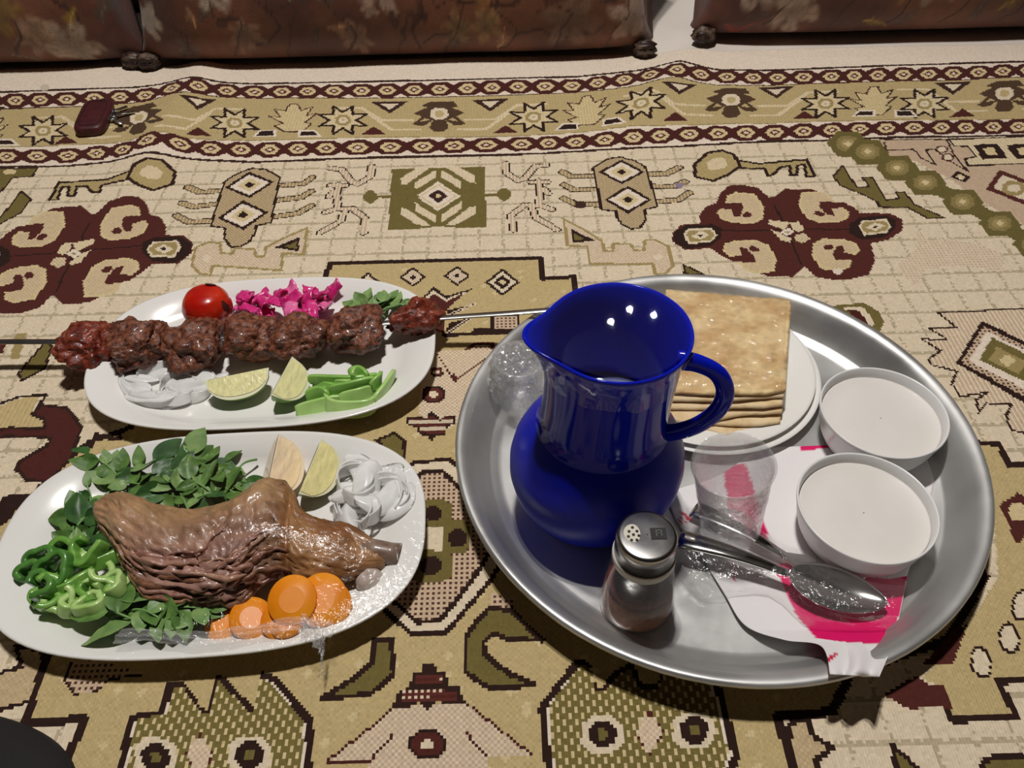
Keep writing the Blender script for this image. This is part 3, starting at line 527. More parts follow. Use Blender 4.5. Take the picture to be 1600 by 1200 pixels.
mid = [('vine', [(.47, .02), (.455, .05), (.475, .08), (.48, .12)], .003, MAT_V), ('vine', [(.55, .03), (.50, .045), (.475, .03)], .003, MAT_V), ('vine', [(.58, .05), (.60, .08), (.585, .12), (.57, .15)], .003, MAT_V), ('vine', [(.60, .08), (.56, .095), (.53, .085)], .003, MAT_V), ('vine', [(.60, .08), (.64, .10)], .003, MAT_V), ('vine', [(.77, .05), (.72, .03), (.66, .045), (.62, .03)], .003, MAT_V), ('vine', [(.20, .03), (.24, .06), (.22, .10), (.17, .12)], .003, MAT_V), ('vine', [(.85, .03), (.83, .06), (.87, .09)], .003, MAT_V),
       ('leaf', .49, .075, .05, .008, 2.9, MAT_V), ('leaf', .66, .085, .06, .01, -.6, MAT_V), ('leaf', .555, .05, .05, .008, 2.7, MAT_V), ('leaf', .69, .14, .05, .008, -1.2, (70, 38, 30)), ('leaf', .47, .11, .05, .007, -1.4, MAT_V), ('leaf', .30, .10, .06, .012, .4, (74, 66, 56)), ('leaf', .26, .13, .05, .01, -.8, (60, 48, 42)), ('leaf', .12, .07, .05, .009, .9, (60, 52, 46)), ('leaf', .80, .11, .06, .01, 2.4, (64, 40, 34)), ('leaf', .91, .05, .05, .01, 1.2, MAT_V),
       ('flower', .025, .075, .035, LIL, 5, .3), ('flower', .14, .125, .045, (205, 190, 172), 6, .8), ('flower', .42, .125, .055, PINK, 5, .1), ('flower', .58, .055, .035, (170, 135, 90), 5, .5), ('flower', .53, .05, .03, (160, 125, 85), 5, .9), ('flower', .18, .045, .035, (150, 118, 100), 7, .2), ('flower', .36, .04, .03, (165, 125, 105), 6, .4), ('flower', .39, .08, .018, (190, 160, 140), 4, .4), ('flower', .72, .06, .055, (140, 105, 88), 6, .2), ('flower', .82, .06, .045, PINK, 5, .9), ('flower', .80, .14, .04, (190, 155, 130), 5, .3), ('flower', .66, .17, .05, PINK, 6, .3), ('flower', .30, .19, .05, PINK, 5, .3), ('flower', .57, .125, .05, (160, 110, 60), 5, 1.3), ('flower', .08, .03, .025, (120, 95, 80), 5, .2)] + [('vine', [(.06 + .09 * k, .01), (.09 + .09 * k, .05 + .02 * (k % 3)), (.05 + .09 * k, .09), (.08 + .09 * k, .16)], .0022, (58, 30, 24)) for k in range(9)] + [('leaf', .05 + .062 * k, .02 + .035 * ((k * 5) % 4), .045, .008, k * 1.9, ((60, 44, 36), (150, 110, 84), (52, 24, 20), (96, 84, 66))[k % 4]) for k in range(14)]
side = [('flower', .14 + .17 * k, .045 + .05 * (k % 3), .045, [(205, 180, 160), (150, 110, 60), (120, 60, 40), (170, 140, 120)][k % 4], 5 + k % 2, k * .7) for k in range(6)] + [('vine', [(.1 * k, .02), (.1 * k + .03, .07), (.1 * k, .12)], .003, MAT_V) for k in range(1, 9)] + [('leaf', .03 + .07 * k, .02 + .04 * ((k * 3) % 4), .05, .008, k * 2.3, ((120, 40, 26), (130, 104, 40), (110, 90, 76))[k % 3]) for k in range(11)] + [('leaf', .06 + .1 * k, .04 + .03 * (k % 3), .05, .009, k * 1.1, (70, 58, 48)) for k in range(9)]
lside = side + [('flower', .70, .035, .05, (200, 180, 160), 5, .3), ('flower', .66, .06, .03, (190, 150, 120), 5, .8), ('flower', .52, .11, .06, (140, 80, 55), 6, .2), ('flower', .6, .1, .05, (150, 120, 50), 5, .2)]
rside = side + [('flower', .08, .10, .06, (205, 182, 165), 7, .3), ('flower', .14, .08, .035, (190, 160, 140), 5, .8), ('flower', .36, .09, .045, (170, 150, 140), 5, .4)]
cushion('floor_cushion', G(235, 112)[0], G(1012, 112)[0], 1.340, .40, .19, .20, mid, ((78, 42, 32), (116, 70, 48)), 'brown floral cushion between the two other cushions', 1.3)
cushion('floor_cushion', G(222, 116)[0] - .80, G(214, 116)[0] - .012, 1.347, .40, .19, .20, lside, ((78, 42, 32), (116, 70, 48)), 'brown floral cushion against the wall behind the key case', 4.1)
cushion('floor_cushion', G(1098, 88)[0] + .012, G(1098, 88)[0] + .82, 1.387, .40, .19, .18, rside, ((78, 42, 32), (116, 70, 48)), 'brown floral cushion across the bare floor gap from the other two', 7.7)

# ------------------------------------------------------------------ tray
TX, TY = .1890, .5075
ALU = NT('aluminium'); b = ALU.b; b.inputs['Metallic'].default_value = .75; b.inputs['Roughness'].default_value = .38; b.inputs['Base Color'].default_value = (*lin((205, 203, 200)), 1)
tc = ALU.new('ShaderNodeTexCoord'); n = ALU.new('ShaderNodeTexNoise'); n.inputs['Scale'].default_value = 14; n.inputs['Detail'].default_value = 8; ALU.link(tc.outputs['Object'], n.inputs[0])
r = ALU.new('ShaderNodeMapRange'); r.inputs['From Min'].default_value = .3; r.inputs['From Max'].default_value = .7; r.inputs['To Min'].default_value = .28; r.inputs['To Max'].default_value = .5; ALU.link(n.outputs[0], r.inputs[0]); ALU.link(r.outputs[0], b.inputs['Roughness'])
cr = ALU.new('ShaderNodeValToRGB'); cr.color_ramp.elements[0].color = (*lin((172, 171, 169)), 1); cr.color_ramp.elements[1].color = (*lin((208, 207, 205)), 1); ALU.link(n.outputs[0], cr.inputs[0]); ALU.link(cr.outputs[0], b.inputs['Base Color'])
n2 = ALU.new('ShaderNodeTexNoise'); n2.inputs['Scale'].default_value = 9; n2.inputs['Detail'].default_value = 3; ALU.link(tc.outputs['Object'], n2.inputs[0]); bp = ALU.new('ShaderNodeBump'); bp.inputs['Strength'].default_value = .25; bp.inputs['Distance'].default_value = .004; ALU.link(n2.outputs[0], bp.inputs['Height']); ALU.link(bp.outputs[0], b.inputs['Normal'])
prof = [(0.0005, .006), (.06, .006), (.12, .006), (.18, .006), (.2, .0062), (.2055, .0068), (.208, .0088), (.2115, .0092), (.214, .0110), (.220, .0190), (.2255, .0275), (.230, .0345), (.2345, .0382), (.2380, .0396), (.2410, .0402), (.2430, .0395), (.2440, .0378), (.2440, .0358), (.2430, .0342), (.2412, .0336), (.2398, .0345), (.2392, .0362), (.2345, .0350), (.2305, .0315), (.226, .0240), (.2195, .0140), (.2140, .0060), (.2110, .0040), (.206, .0015), (.18, .0005), (.1, .0005), (.0005, .0005)]
tr_root = thing('round_tray', (TX, TY, 0), 'large round aluminium tray holding the blue jug and bowls', 'tray')
mesh('tray_dish', *lathe(prof, 128), ALU.m, tr_root)
TZ = .0062

# ------------------------------------------------------------------ platters
WHITE = mat('white_melamine', (232, 230, 226), .22, col2=(228, 226, 221), scale=5, coat=.3)
def platter(name, cx, cy, a_, b_, rz, label):
    root = thing(name, (cx, cy, 0), label, 'plate', rz=rz)
    prof = [(.0, .0085), (.3, .0085), (.6, .0086), (.72, .0092), (.78, .0115), (.82, .0155), (.86, .0195), (.92, .0235), (.97, .0262), (.99, .0272), (1.0, .0268), (1.002, .0255), (.995, .0240), (.97, .0228), (.92, .0200), (.86, .0160), (.80, .0110), (.75, .0065), (.70, .0045), (.69, .0012), (.67, .0008), (.655, .0035), (.5, .0045), (.0, .0045)]
    N = 120; V = []
    for s, z in prof:
        for k in range(N):
            t = 2 * math.pi * k / N; ct, st = math.cos(t), math.sin(t); nn = 2.7
            r = (abs(ct) ** nn + abs(st) ** nn) ** (-1 / nn)
            off = (1 - s) * .0
            V.append((max(s, .001) * a_ * r * ct, max(s, .001) * (b_) * r * st, z))
    mesh('dish', V, grid_faces(len(prof), N, False, True), WHITE, root); return root
platter('serving_platter', -.2665, .4215, .1865, .1165, .035, 'white oblong platter carrying the lamb shank')
platter('serving_platter', -.2665, .6610, .1845, .1175, .03, 'white oblong platter carrying the kebab skewer')
PZ = .0088
PL = ((-.2665, .4215, .1865, .1165, .035), (-.2665, .6610, .1845, .1175, .03))
def plz(x, y):                                    # upper surface of whichever platter lies under a point
    for cx, cy, a_, b_, rz in PL:
        dx, dy = x - cx, y - cy; u = (dx * math.cos(rz) + dy * math.sin(rz)) / a_; v = (-dx * math.sin(rz) + dy * math.cos(rz)) / b_
        s = (abs(u) ** 2.7 + abs(v) ** 2.7) ** (1 / 2.7)
        if s < 1.0: return float(np.interp(s, (0, .6, .72, .78, .82, .86, .92, .97, .99), (.0086, .0087, .0093, .0117, .0157, .0197, .0237, .0264, .0274))) + .0003
    return .0288

# ------------------------------------------------------------------ kebab skewer
KEB = mat('grilled_mince', (66, 32, 22), .42, col2=(140, 84, 60), scale=170, detail=5, bump=.9, bscale=260, coat=.25, contrast=(.36, .66))
KEB2 = mat('grilled_mince_red', (84, 26, 18), .36, col2=(142, 64, 42), scale=150, detail=5, bump=.8, bscale=240, coat=.35, contrast=(.36, .66))
STEEL = mat('steel', (190, 188, 184), .28, metal=1, col2=(160, 158, 154), scale=30)
sk = thing('kebab_skewer', GV(400, 530, .0), 'kebab skewer of seven browned meat chunks laid across a platter', 'kebab')
base = sk.location.copy()
line = [GV(-60, 536, .036), GV(0, 534, .036), GV(135, 533, .036), GV(400, 524, .034), GV(650, 500, .037), GV(800, 489, .0455), GV(862, 484, .0475)]
path = smooth_path(line, 40)
V, Fc = tube([p - base for p in path], .0042, 8, flat=.32); mesh('skewer_blade', V, Fc, STEEL, sk)
for k, (x, y, hw, hh, red) in enumerate(((135, 540, 46, 44, 1), (216, 534, 52, 44, 0), (303, 536, 50, 48, 0), (393, 529, 50, 42, 0), (470, 524, 50, 42, 0), (556, 514, 52, 42, 0), (650, 498, 48, 33, 1))):
    z = .034; c = GV(x, y, z); m = mpp(x, y, z); tv, tf = ico(5); T = []
    for p in tv:
        r = 1 + .38 * fbm(p.x * 1.25 + k * 7, p.y * 1.1, p.z * 1.1, 2) + .10 * fbm(p.x * 4 + k, p.y * 4, p.z * 4, 3) + .05 * fbm(p.x * 13, p.y * 13 + k, p.z * 13, 2)
        px = math.copysign(abs(p.x) ** .85, p.x); py = math.copysign(abs(p.y) ** .9, p.y)
        q = Vector((px * hw * m * r * .85, py * hh * m * r * 1.02, p.z * .0205 * r))
        if red: q.y *= .9 if k == 0 else .8
        q.y += q.x * (.08 if k < 6 else .22)
        w = c - base + q; w.z = max(w.z, .0105 if 0 < k < 6 else .0285 if k == 6 else .012); T.append(w)
    mesh('meat_chunk', T, tf, KEB2 if red else KEB, sk)

# grilled tomato
TOM = mat('tomato_skin', (176, 22, 12), .25, col2=(206, 52, 22), scale=30, coat=.4, bump=.15, bscale=60)
c = GV(323, 476, .036); t = thing('grilled_tomato', (c.x, c.y, PZ), 'whole grilled red tomato leaning on the kebab chunks', 'tomato')
R = 38 * mpp(323, 476, .036); tv, tf = ico(5); T = []
for p in tv:
    a = math.atan2(p.y, p.x); r = 1 + .02 * math.cos(5 * a) * (1 - abs(p.z)) + .012 * fbm(p.x * 5, p.y * 5, p.z * 5, 2)
    z = p.z * .92
    if p.z > .7: z -= .35 * (p.z - .7) ** 1.2
    q = Vector((p.x * R * r, p.y * R * r, z * R)); T.append((q.x, q.y, max(q.z + R * .88, .0)))
tm = mesh('tomato_body', T, tf, TOM, t)
tm.location.z = .0
CHAR = mat('char', (70, 18, 12), .7, bump=.4)
def patch(R_, c0, a0, w, h, m, name, parent, seed, cz):   # a patch of charred skin just proud of the tomato
    n = 14; V = []
    for i in range(n):
        for j in range(n):
            u, v = i / (n - 1) * 2 - 1, j / (n - 1) * 2 - 1; d = math.hypot(u, v) or 1; s = max(abs(u), abs(v)); u, v = u / d * s, v / d * s
            k = 1 + .35 * nz(u * 1.7 + seed, v * 1.7); el, az = c0 + v * h * k, a0 + u * w * k
            p = Vector((math.cos(el) * math.cos(az), math.cos(el) * math.sin(az), math.sin(el) * .93)); V.append((p.x * R_ * 1.012, p.y * R_ * 1.012, p.z * R_ * 1.0 + cz))
    return mesh(name, V, grid_faces(n, n), m, parent)
patch(R, .95, 1.2, .45, .22, CHAR, 'char_patch', t, 3, R * .88); patch(R, .28, -.35, .16, .3, CHAR, 'char_patch', t, 8, R * .88)
SPLIT = mat('split_flesh', (226, 96, 52), .3, coat=.4); patch(R, .22, -1.75, .5, .09, SPLIT, 'split_skin', t, 5, R * .88)

# pink pickled cabbage
CAB = [mat('pickled_cabbage', (200, 24, 110), .32, col2=(222, 66, 142), scale=90, coat=.3, sss=.15), mat('pickled_cabbage_pale', (222, 84, 150), .32, col2=(232, 130, 176), scale=70, coat=.3, sss=.15)]
spots = []
for k in range(34):
    if k < 15: x, y = rnd.uniform(378, 440), rnd.uniform(462, 496)
    elif k < 30: x, y = rnd.uniform(448, 524), rnd.uniform(455, 496)
    else: x, y = rnd.uniform(395, 500), rnd.uniform(478, 500)
    spots.append((x, y))
for k, (x, y) in enumerate(spots):
    near = sum(1 for q in spots[:k] if math.hypot(q[0] - x, (q[1] - y) * 1.4) < 22)
    z = PZ + .004 + min(near, 5) * .0046; c = GV(x, y, z); w, l = rnd.uniform(.011, .018), rnd.uniform(.015, .024); sd = k * 3.1; bend = rnd.uniform(-.006, .006); ang = rnd.uniform(0, 6.28)
    def fn(u, v):
        a, b_ = (u - .5), (v - .5); ww = w * (1 + .3 * nz(u * 3 + sd, v * 2)); ll = l * (1 + .3 * nz(v * 3, u * 2 + sd))
        return Vector((a * ww, b_ * ll, bend * ((2 * a) ** 2 - .5) + .004 * nz(u * 2.5 + sd, v * 2.5, 2) + b_ * .007 * math.sin(sd)))
    V, Fc = slab(7, 7, fn, .0022); rot = Matrix.Rotation(ang, 3, 'Z') @ Matrix.Rotation(rnd.uniform(-.6, .6), 3, 'X')
    V = [rot @ v for v in V]; dz = -min(v.z for v in V)
    ck = 0 if rnd.random() < .72 else 1; o = mesh('cabbage_piece', [(v.x, v.y, v.z + dz) for v in V], Fc, CAB[ck], loc=(c.x, c.y, max(PZ + .0006, z - .004)))
    tag(o, ('bright magenta pickled cabbage piece in the heap beside the kebab', 'paler pink pickled cabbage piece in the heap beside the kebab')[ck], 'cabbage', 'pickled cabbage heap')

# leaves and herbs
LEAF = [mat('herb_leaf', (70, 104, 46), .42, col2=(106, 140, 70), scale=60, spec=.4), mat('herb_leaf_dark', (42, 76, 36), .42, col2=(66, 104, 50), scale=60, spec=.4), mat('herb_leaf_pale', (104, 136, 76), .45, col2=(134, 162, 98), scale=60, spec=.4)]
STEM = mat('herb_stem', (96, 140, 70), .45, col2=(120, 160, 90), scale=40)
def leaf_mesh(L, w, curl, fold, seed):
    nu, nv = 11, 7; V = []
    for i in range(nu):
        u = i / (nu - 1); hw = w * .5 * (math.sin(math.pi * min(1, u ** .75 * 1.0)) ** .8 if 0 < u < 1 else 0) + .0002
        for j in range(nv):
            v = j / (nv - 1) * 2 - 1
            V.append((u * L, v * hw, fold * abs(v) * hw - curl * L * u * u + .0016 * nz(u * 4 + seed, v * 2, seed) * (1 if 0 < i else 0)))
    return V, grid_faces(nu, nv)
def sprig(x, y, z, ang, L, nl, lw, label, group, seed, up=.22, mi=None):
    r_ = random.Random(seed); c = GV(x, y, z); root = thing('herb_sprig', (c.x, c.y, PZ), label, 'herb', group)
    d = Vector((math.cos(ang), math.sin(ang), 0)); side = Vector((-d.y, d.x, 0)); pts = []
    for k in range(6):
        t = k / 5; q = d * (t * L - L / 2) + side * (.004 * math.sin(t * 3 + seed)); q.z = max(z - PZ + .006 * math.sin(t * math.pi), plz(q.x + c.x, q.y + c.y) - PZ + .0014); pts.append(q)
    sp_ = smooth_path(pts, 14); mesh('stem', *tube(sp_, lambda t: .0013 * (1 - .5 * t), 6), STEM, root)
    for k in range(nl):
        t = (k + .6) / nl; p = sp_[min(13, int(t * 13))]; s = -1 if k % 2 else 1
        a = ang + s * r_.uniform(.5, 1.25) if k < nl - 1 else ang
        l = lw * r_.uniform(.6, 1.2); V, Fc = leaf_mesh(l, l * r_.uniform(.45, .75), r_.uniform(-.25, .6), r_.uniform(.1, .5), seed + k)
        M = Matrix.Rotation(a, 3, 'Z') @ Matrix.Rotation(-r_.uniform(.0, up), 3, 'Y') @ Matrix.Rotation(r_.uniform(-.6, .6), 3, 'X')
        W_ = [M @ Vector(v) + p for v in V]; W_ = [Vector((v.x, v.y, max(v.z, plz(v.x + c.x, v.y + c.y) - PZ + .0004))) for v in W_]
        m = LEAF[mi] if mi is not None else LEAF[r_.choice((0, 0, 1, 2))]
        mesh('leaf', W_, Fc, m, root)
    return root
for k, (x, y, a, L, nl, lw) in enumerate(((170, 738, 2.6, .05, 6, .026), (205, 735, .7, .05, 6, .030), (222, 752, 2.9, .06, 6, .026), (255, 742, .3, .05, 6, .024), (275, 722, 1.2, .05, 7, .028), (305, 715, .5, .055, 7, .030), (330, 728, -.3, .05, 6, .028), (300, 752, 2.5, .055, 6, .026), (345, 755, .1, .05, 6, .026), (362, 768, -.3, .05, 6, .024), (320, 780, .4, .05, 6, .024), (290, 785, 1.9, .045, 5, .026), (138, 790, 1.9, .05, 6, .022), (120, 820, 2.1, .05, 6, .026), (138, 815, 1.1, .05, 6, .028), (150, 838, .7, .045, 5, .028), (235, 775, .2, .05, 5, .024))):
    sprig(x, y + (22 if y < 730 else 5), PZ + .004 + .0025 * (k % 4), a, L, nl, lw, 'leafy green herb sprig in the pile behind the lamb shank' if k not in (12, 13, 14, 15) else 'leafy green herb sprig between the shank tip and chopped pepper', 'herbs behind the shank' if k not in (12, 13, 14, 15) else 'herbs at the shank tip', k * 11 + 3)
sprig(385, 735, PZ + .01, -2.05, .03, 1, .05, 'single long green leaf pointing away beside the pale lemon wedge', 'lone leaf', 91, up=.1, mi=0)
for k, (x, y, a, L, nl, lw) in enumerate(((198, 930, 1.1, .05, 4, .046), (214, 925, 1.4, .045, 4, .042), (188, 955, 2.6, .04, 4, .038), (245, 955, -.1, .055, 7, .032), (285, 960, .2, .05, 7, .030), (235, 966, -.2, .04, 5, .030), (222, 945, .6, .045, 6, .036), (262, 950, .9, .04, 6, .030))):
    sprig(x, y, PZ + .012 + .003 * (k % 3), a, L, nl, lw, 'leafy green herb sprig in front of the lamb shank', 'herbs in front of the shank', k * 13 + 200)
for k, (x, y, a) in enumerate(((565, 480, .3), (590, 478, .8), (612, 488, .5), (580, 490, 2.5))):
    sprig(x, y, PZ + .01, a, .035, 4, .026, 'pale green herb sprig half hidden behind the kebab chunks', 'herbs behind the kebab', k * 17 + 400, mi=2)

# chopped green pepper rings (shank platter) and pepper strips (kebab platter)
PEP = [mat('pepper_green', (96, 150, 56), .3, col2=(138, 184, 88), scale=50, coat=.4, spec=.5), mat('pepper_pale', (156, 194, 104), .35, col2=(186, 214, 138), scale=50, coat=.3), mat('pepper_dark', (62, 116, 46), .3, col2=(96, 146, 66), scale=50, coat=.4)]
rings = [(112, 882, 22, 0), (150, 900, 24, 1), (185, 905, 22, 1), (95, 900, 20, 2), (75, 890, 18, 2), (120, 915, 22, 0), (90, 935, 20, 0), (70, 925, 18, 2), (130, 940, 20, 0), (105, 950, 16, 1), (160, 930, 20, 0), (145, 870, 20, 0), (170, 880, 22, 0), (125, 955, 15, 1), (150, 955, 16, 1), (180, 925, 16, 1), (60, 910, 14, 2), (75, 945, 14, 0)]
for k, (x, y, r, mi) in enumerate(rings):
    z = PZ + .001 + .005 * (k % 4); c = GV(x, y, z); m = mpp(x, y, z); rr = r * m * 1.22; op = rnd.random() < .55; a0 = rnd.uniform(0, 6.28); pts = []
    for j in range(40):
        t = a0 + (j / 40 * 6.283 if not op else j / 39 * 4.6); q = rr * (1 + .18 * math.cos(3 * t + k) + .08 * nz(math.cos(t) * 2, math.sin(t) * 2, k)); pts.append(Vector((q * math.cos(t), q * math.sin(t) * .9, .0)))
    V, Fc = ribbon(pts, .0125, .0045, closed=not op); M = Matrix.Rotation(rnd.uniform(-.45, .45), 3, 'X') @ Matrix.Rotation(rnd.uniform(-.35, .35), 3, 'Y'); V = [M @ v for v in V]; dz = -min(v.z for v in V)
    tag(mesh('pepper_ring', [(v.x, v.y, v.z + dz) for v in V], Fc, PEP[mi], loc=(c.x, c.y, max(z, plz(c.x, c.y)))), ('mid green pepper ring in the chopped heap on the shank platter', 'pale green pepper ring in the chopped heap on the shank platter', 'dark green pepper ring in the chopped heap on the shank platter')[mi], 'pepper', 'chopped pepper heap')
strips = [([(482, 592), (520, 596), (560, 596), (590, 588)], .010, 0, .012), ([(462, 642), (500, 636), (530, 630), (560, 632)], .013, 1, .003), ([(505, 608), (515, 634), (545, 640), (580, 634), (595, 610)], .012, 1, .008), ([(515, 610), (545, 608), (575, 600), (590, 595)], .012, 0, .016), ([(478, 620), (500, 616), (515, 622)], .012, 0, .010), ([(545, 586), (560, 582), (575, 590)], .010, 0, .017), ([(585, 628), (600, 612), (612, 592), (616, 582)], .012, 1, .010), ([(580, 605), (592, 595), (595, 584)], .010, 0, .018), ([(530, 622), (560, 618), (582, 608)], .010, 1, .014), ([(520, 598), (550, 604), (590, 606)], .010, 1, .010), ([(556, 578), (552, 590)], .008, 1, .020), ([(490, 600), (530, 612), (570, 622)], .010, 0, .006)]
for k, (pp, w, mi, dz) in enumerate(strips):
    pts = smooth_path([GV(x, y, PZ + dz + .0045) for x, y in pp], 18); b0 = pts[0].copy(); b0.z = PZ + .0006 if dz < .005 else PZ + dz - .002
    tag(mesh('pepper_strip', *ribbon([p - b0 for p in pts], lambda t: 1.55 * w * (.35 + .65 * math.sin(math.pi * min(max(t, .02), .98)) ** .5), .0036, upv=(0, .3 + .2 * (k % 3), 1), tw=.25), [mat('pepper_mid', (122, 174, 76), .3, col2=(146, 196, 96), scale=50, coat=.3), mat('pepper_light', (156, 198, 104), .32, col2=(180, 214, 130), scale=50, coat=.3)][mi], loc=b0), ('mid green pepper strip in the bundle beside the lime wedges', 'light green pepper strip in the bundle beside the lime wedges')[mi], 'pepper', 'green pepper strips')

# lemon and lime wedges
def citrus(x, y, z, L, R_, half, rz, tilt, roll, cols_, label, name):
    c = GV(x, y, z); root = thing(name, (c.x, c.y, PZ), label, 'lemon' if 'lemon' in name else 'lime', rz=0)
    rind = mat('rind_%d_%d_%d' % cols_[0], cols_[0], .35, col2=tuple(min(255, v * 1.12) for v in cols_[0]), scale=120, bump=.25, bscale=500); pith = mat('citrus_pith_%d' % cols_[1][2], cols_[1], .6, bump=.1); flesh = mat('citrus_flesh_%d_%d_%d' % cols_[2], cols_[2], .25, col2=tuple(min(255, int(v * 1.1)) for v in cols_[2]), scale=200, coat=.5, bump=.5, bscale=260, stretch=(1, .3, 1), sss=.1)
    rad = lambda u: R_ * max(0.0, 1 - abs(u) ** 2.3) ** .5
    M = Matrix.Rotation(rz, 3, 'Z') @ Matrix.Rotation(tilt, 3, 'Y') @ Matrix.Rotation(roll, 3, 'X')
    nu, nv = 25, 13; V = []
    for i in range(nu):
        u = -1 + 2 * i / (nu - 1)
        for j in range(nv):
            a = -half + 2 * half * j / (nv - 1); V.append(M @ Vector((u * L / 2, rad(u) * math.sin(a), -rad(u) * math.cos(a))))
    allv = list(V); dz = -min(v.z for v in allv)
    P = lambda vs: [(v.x, v.y, v.z + dz) for v in vs]
    mesh('rind', P(V), grid_faces(nu, nv), rind, root)
    for s in (-1, 1):
        for nm, m_, k0, k1, off in (('pith', pith, .0, 1.0, 0.0), ('flesh', flesh, .02, .86, .0006)):
            W_ = []; nr = 8
            for i in range(nu):
                u = -1 + 2 * i / (nu - 1)
                for j in range(nr):
                    f = k0 + (k1 - k0) * j / (nr - 1); uu = u * (1 if nm == 'pith' else .9); r = rad(uu) * f; a = s * half
                    nrm = Vector((0, s * math.cos(half), math.sin(half))) * off
                    W_.append(M @ (Vector((uu * L / 2, r * math.sin(a), -r * math.cos(a))) + nrm))
            mesh(nm, P(W_), grid_faces(nu, nr), m_, root)
    return root
LIME = ((104, 136, 66), (222, 222, 188), (220, 214, 158)); LEM = ((206, 190, 120), (224, 216, 178), (214, 196, 128)); BLUSH = ((204, 168, 136), (232, 216, 192), (230, 208, 172))
citrus(380, 613, PZ, .066, .027, .72, .22, -.04, -.38, LIME, 'long lime wedge lying on its side next to the sliced onion', 'lime_wedge')
citrus(450, 618, PZ, .052, .030, .62, 1.3, -.1, -.30, LIME, 'upright lime wedge leaning on the green pepper strips', 'lime_wedge')
citrus(438, 756, PZ, .060, .032, .7, 1.5, -.22, -.15, BLUSH, 'blushing pale lemon wedge with a brownish rind behind the shank', 'lemon_wedge')
citrus(494, 758, PZ, .058, .029, .66, 1.3, -.2, -.3, ((122, 142, 66), (224, 220, 184), (222, 212, 150)), 'greenish yellow lemon wedge touching the shank platter onion', 'lemon_wedge')

# onions
ON = NT('raw_onion'); ON.b.inputs['Base Color'].default_value = (*lin((250, 249, 247)), 1); ON.b.inputs['Roughness'].default_value = .25; ON.b.inputs['Coat Weight'].default_value = .4
tr = ON.new('ShaderNodeBsdfTransparent'); tr.inputs[0].default_value = (.95, .95, .93, 1); mxs = ON.new('ShaderNodeMixShader'); mxs.inputs[0].default_value = .62
nn = ON.new('ShaderNodeTexNoise'); nn.inputs['Scale'].default_value = 60; tcn = ON.new('ShaderNodeTexCoord'); ON.link(tcn.outputs['Object'], nn.inputs[0]); mrn = ON.new('ShaderNodeMapRange'); mrn.inputs['To Min'].default_value = .4; mrn.inputs['To Max'].default_value = .9; ON.link(nn.outputs[0], mrn.inputs[0]); ON.link(mrn.outputs[0], mxs.inputs[0])
ON.link(tr.outputs[0], mxs.inputs[1]); ON.link(ON.b.outputs[0], mxs.inputs[2]); ON.link(mxs.outputs[0], ON.out.inputs[0]); ON = ON.m
def onion_arc(x, y, rx, ry, a0, a1, w, lean, dz, label, group):          # a strip cut from an onion ring
    pts = []
    for i in range(22):
        t = math.radians(a0 + (a1 - a0) * i / 21); pts.append(GV(x + rx * math.cos(t), y + ry * math.sin(t), PZ + dz + w * .4))
    b0 = GV(x, y, PZ + dz); V, Fc = ribbon([p - b0 for p in pts], lambda t: w * (.45 + .55 * math.sin(math.pi * min(max(t, .03), .97)) ** .6), .0012, upv=(.2, lean, 1))
    tag(mesh('onion_slice', [(v.x, v.y, max(v.z, plz(b0.x + v.x, b0.y + v.y) - b0.z + .0003)) for v in V], Fc, ON, loc=b0), label, 'onion', group)
def onion(x, y, L, w, arch, bend, rz, tx, ty, dz, label, group, seed):    # one curved layer of onion flesh
    c = GV(x, y, PZ + dz); M = Matrix.Rotation(rz, 3, 'Z') @ Matrix.Rotation(tx, 3, 'X') @ Matrix.Rotation(ty, 3, 'Y')
    def fn(u, v):
        a = (u - .5) * 2; q = (v - .5) * 2; hw = w / 2 * max(.10, 1 - abs(a) ** 4) ** .5
        return Vector((a * L / 2, q * hw + bend * (1 - a * a), arch * (1 - q * q * (hw / (w / 2)) ** 2) - .5 * arch * a * a + .0016 * nz(u * 3 + seed, v * 3)))
    V, Fc = slab(19, 9, fn, .0009); V = [M @ v for v in V]; g = -min(v.z for v in V)
    V = [(v.x, v.y, max(v.z + g, plz(c.x + v.x, c.y + v.y) - PZ - dz + .0003)) for v in V]
    tag(mesh('onion_slice', V, Fc, ON, loc=(c.x, c.y, PZ + dz)), label, 'onion', group)
la = 'thin white onion sliver in the heap beside the long lime wedge'; lb = 'white onion sliver in the heap at the far end of the shank platter'
for k, (x, y, rx, ry, a0, a1) in enumerate(((225, 598, 34, 26, 60, 200), (240, 605, 44, 24, 20, 150), (280, 606, 30, 18, 180, 330), (295, 600, 36, 22, 30, 170), (260, 590, 46, 18, 190, 330), (270, 612, 30, 14, 0, 160), (215, 590, 24, 30, 120, 260), (310, 596, 26, 12, 200, 350))):
    onion_arc(x, y, rx, ry, a0, a1, .0125, .3 + .12 * k, .001 + .0015 * (k % 3), la, 'onion heap on the kebab platter')
for k, (x, y) in enumerate(((215, 605), (280, 618), (320, 596), (258, 585), (225, 585), (262, 600), (300, 606), (240, 622))):
    onion(x, y, rnd.uniform(.040, .064), rnd.uniform(.015, .026), rnd.uniform(.001, .0035), rnd.uniform(-.012, .012), rnd.uniform(-.6, .6), rnd.uniform(-.3, .4), rnd.uniform(-.15, .15), .0002 + .0022 * (k // 5), la, 'onion heap on the kebab platter', k * 2.3)
for k in range(16):
    a0 = k * 67; onion_arc(572 + 30 * math.cos(k * 2.1), 775 + 26 * math.sin(k * 2.1), 24 + 3 * (k % 5), 20 + 3 * (k % 4), a0, a0 + 120 + 12 * (k % 5), .014, .2 + .1 * (k % 8), .001 + .0035 * (k % 6), lb, 'onion heap on the shank platter')
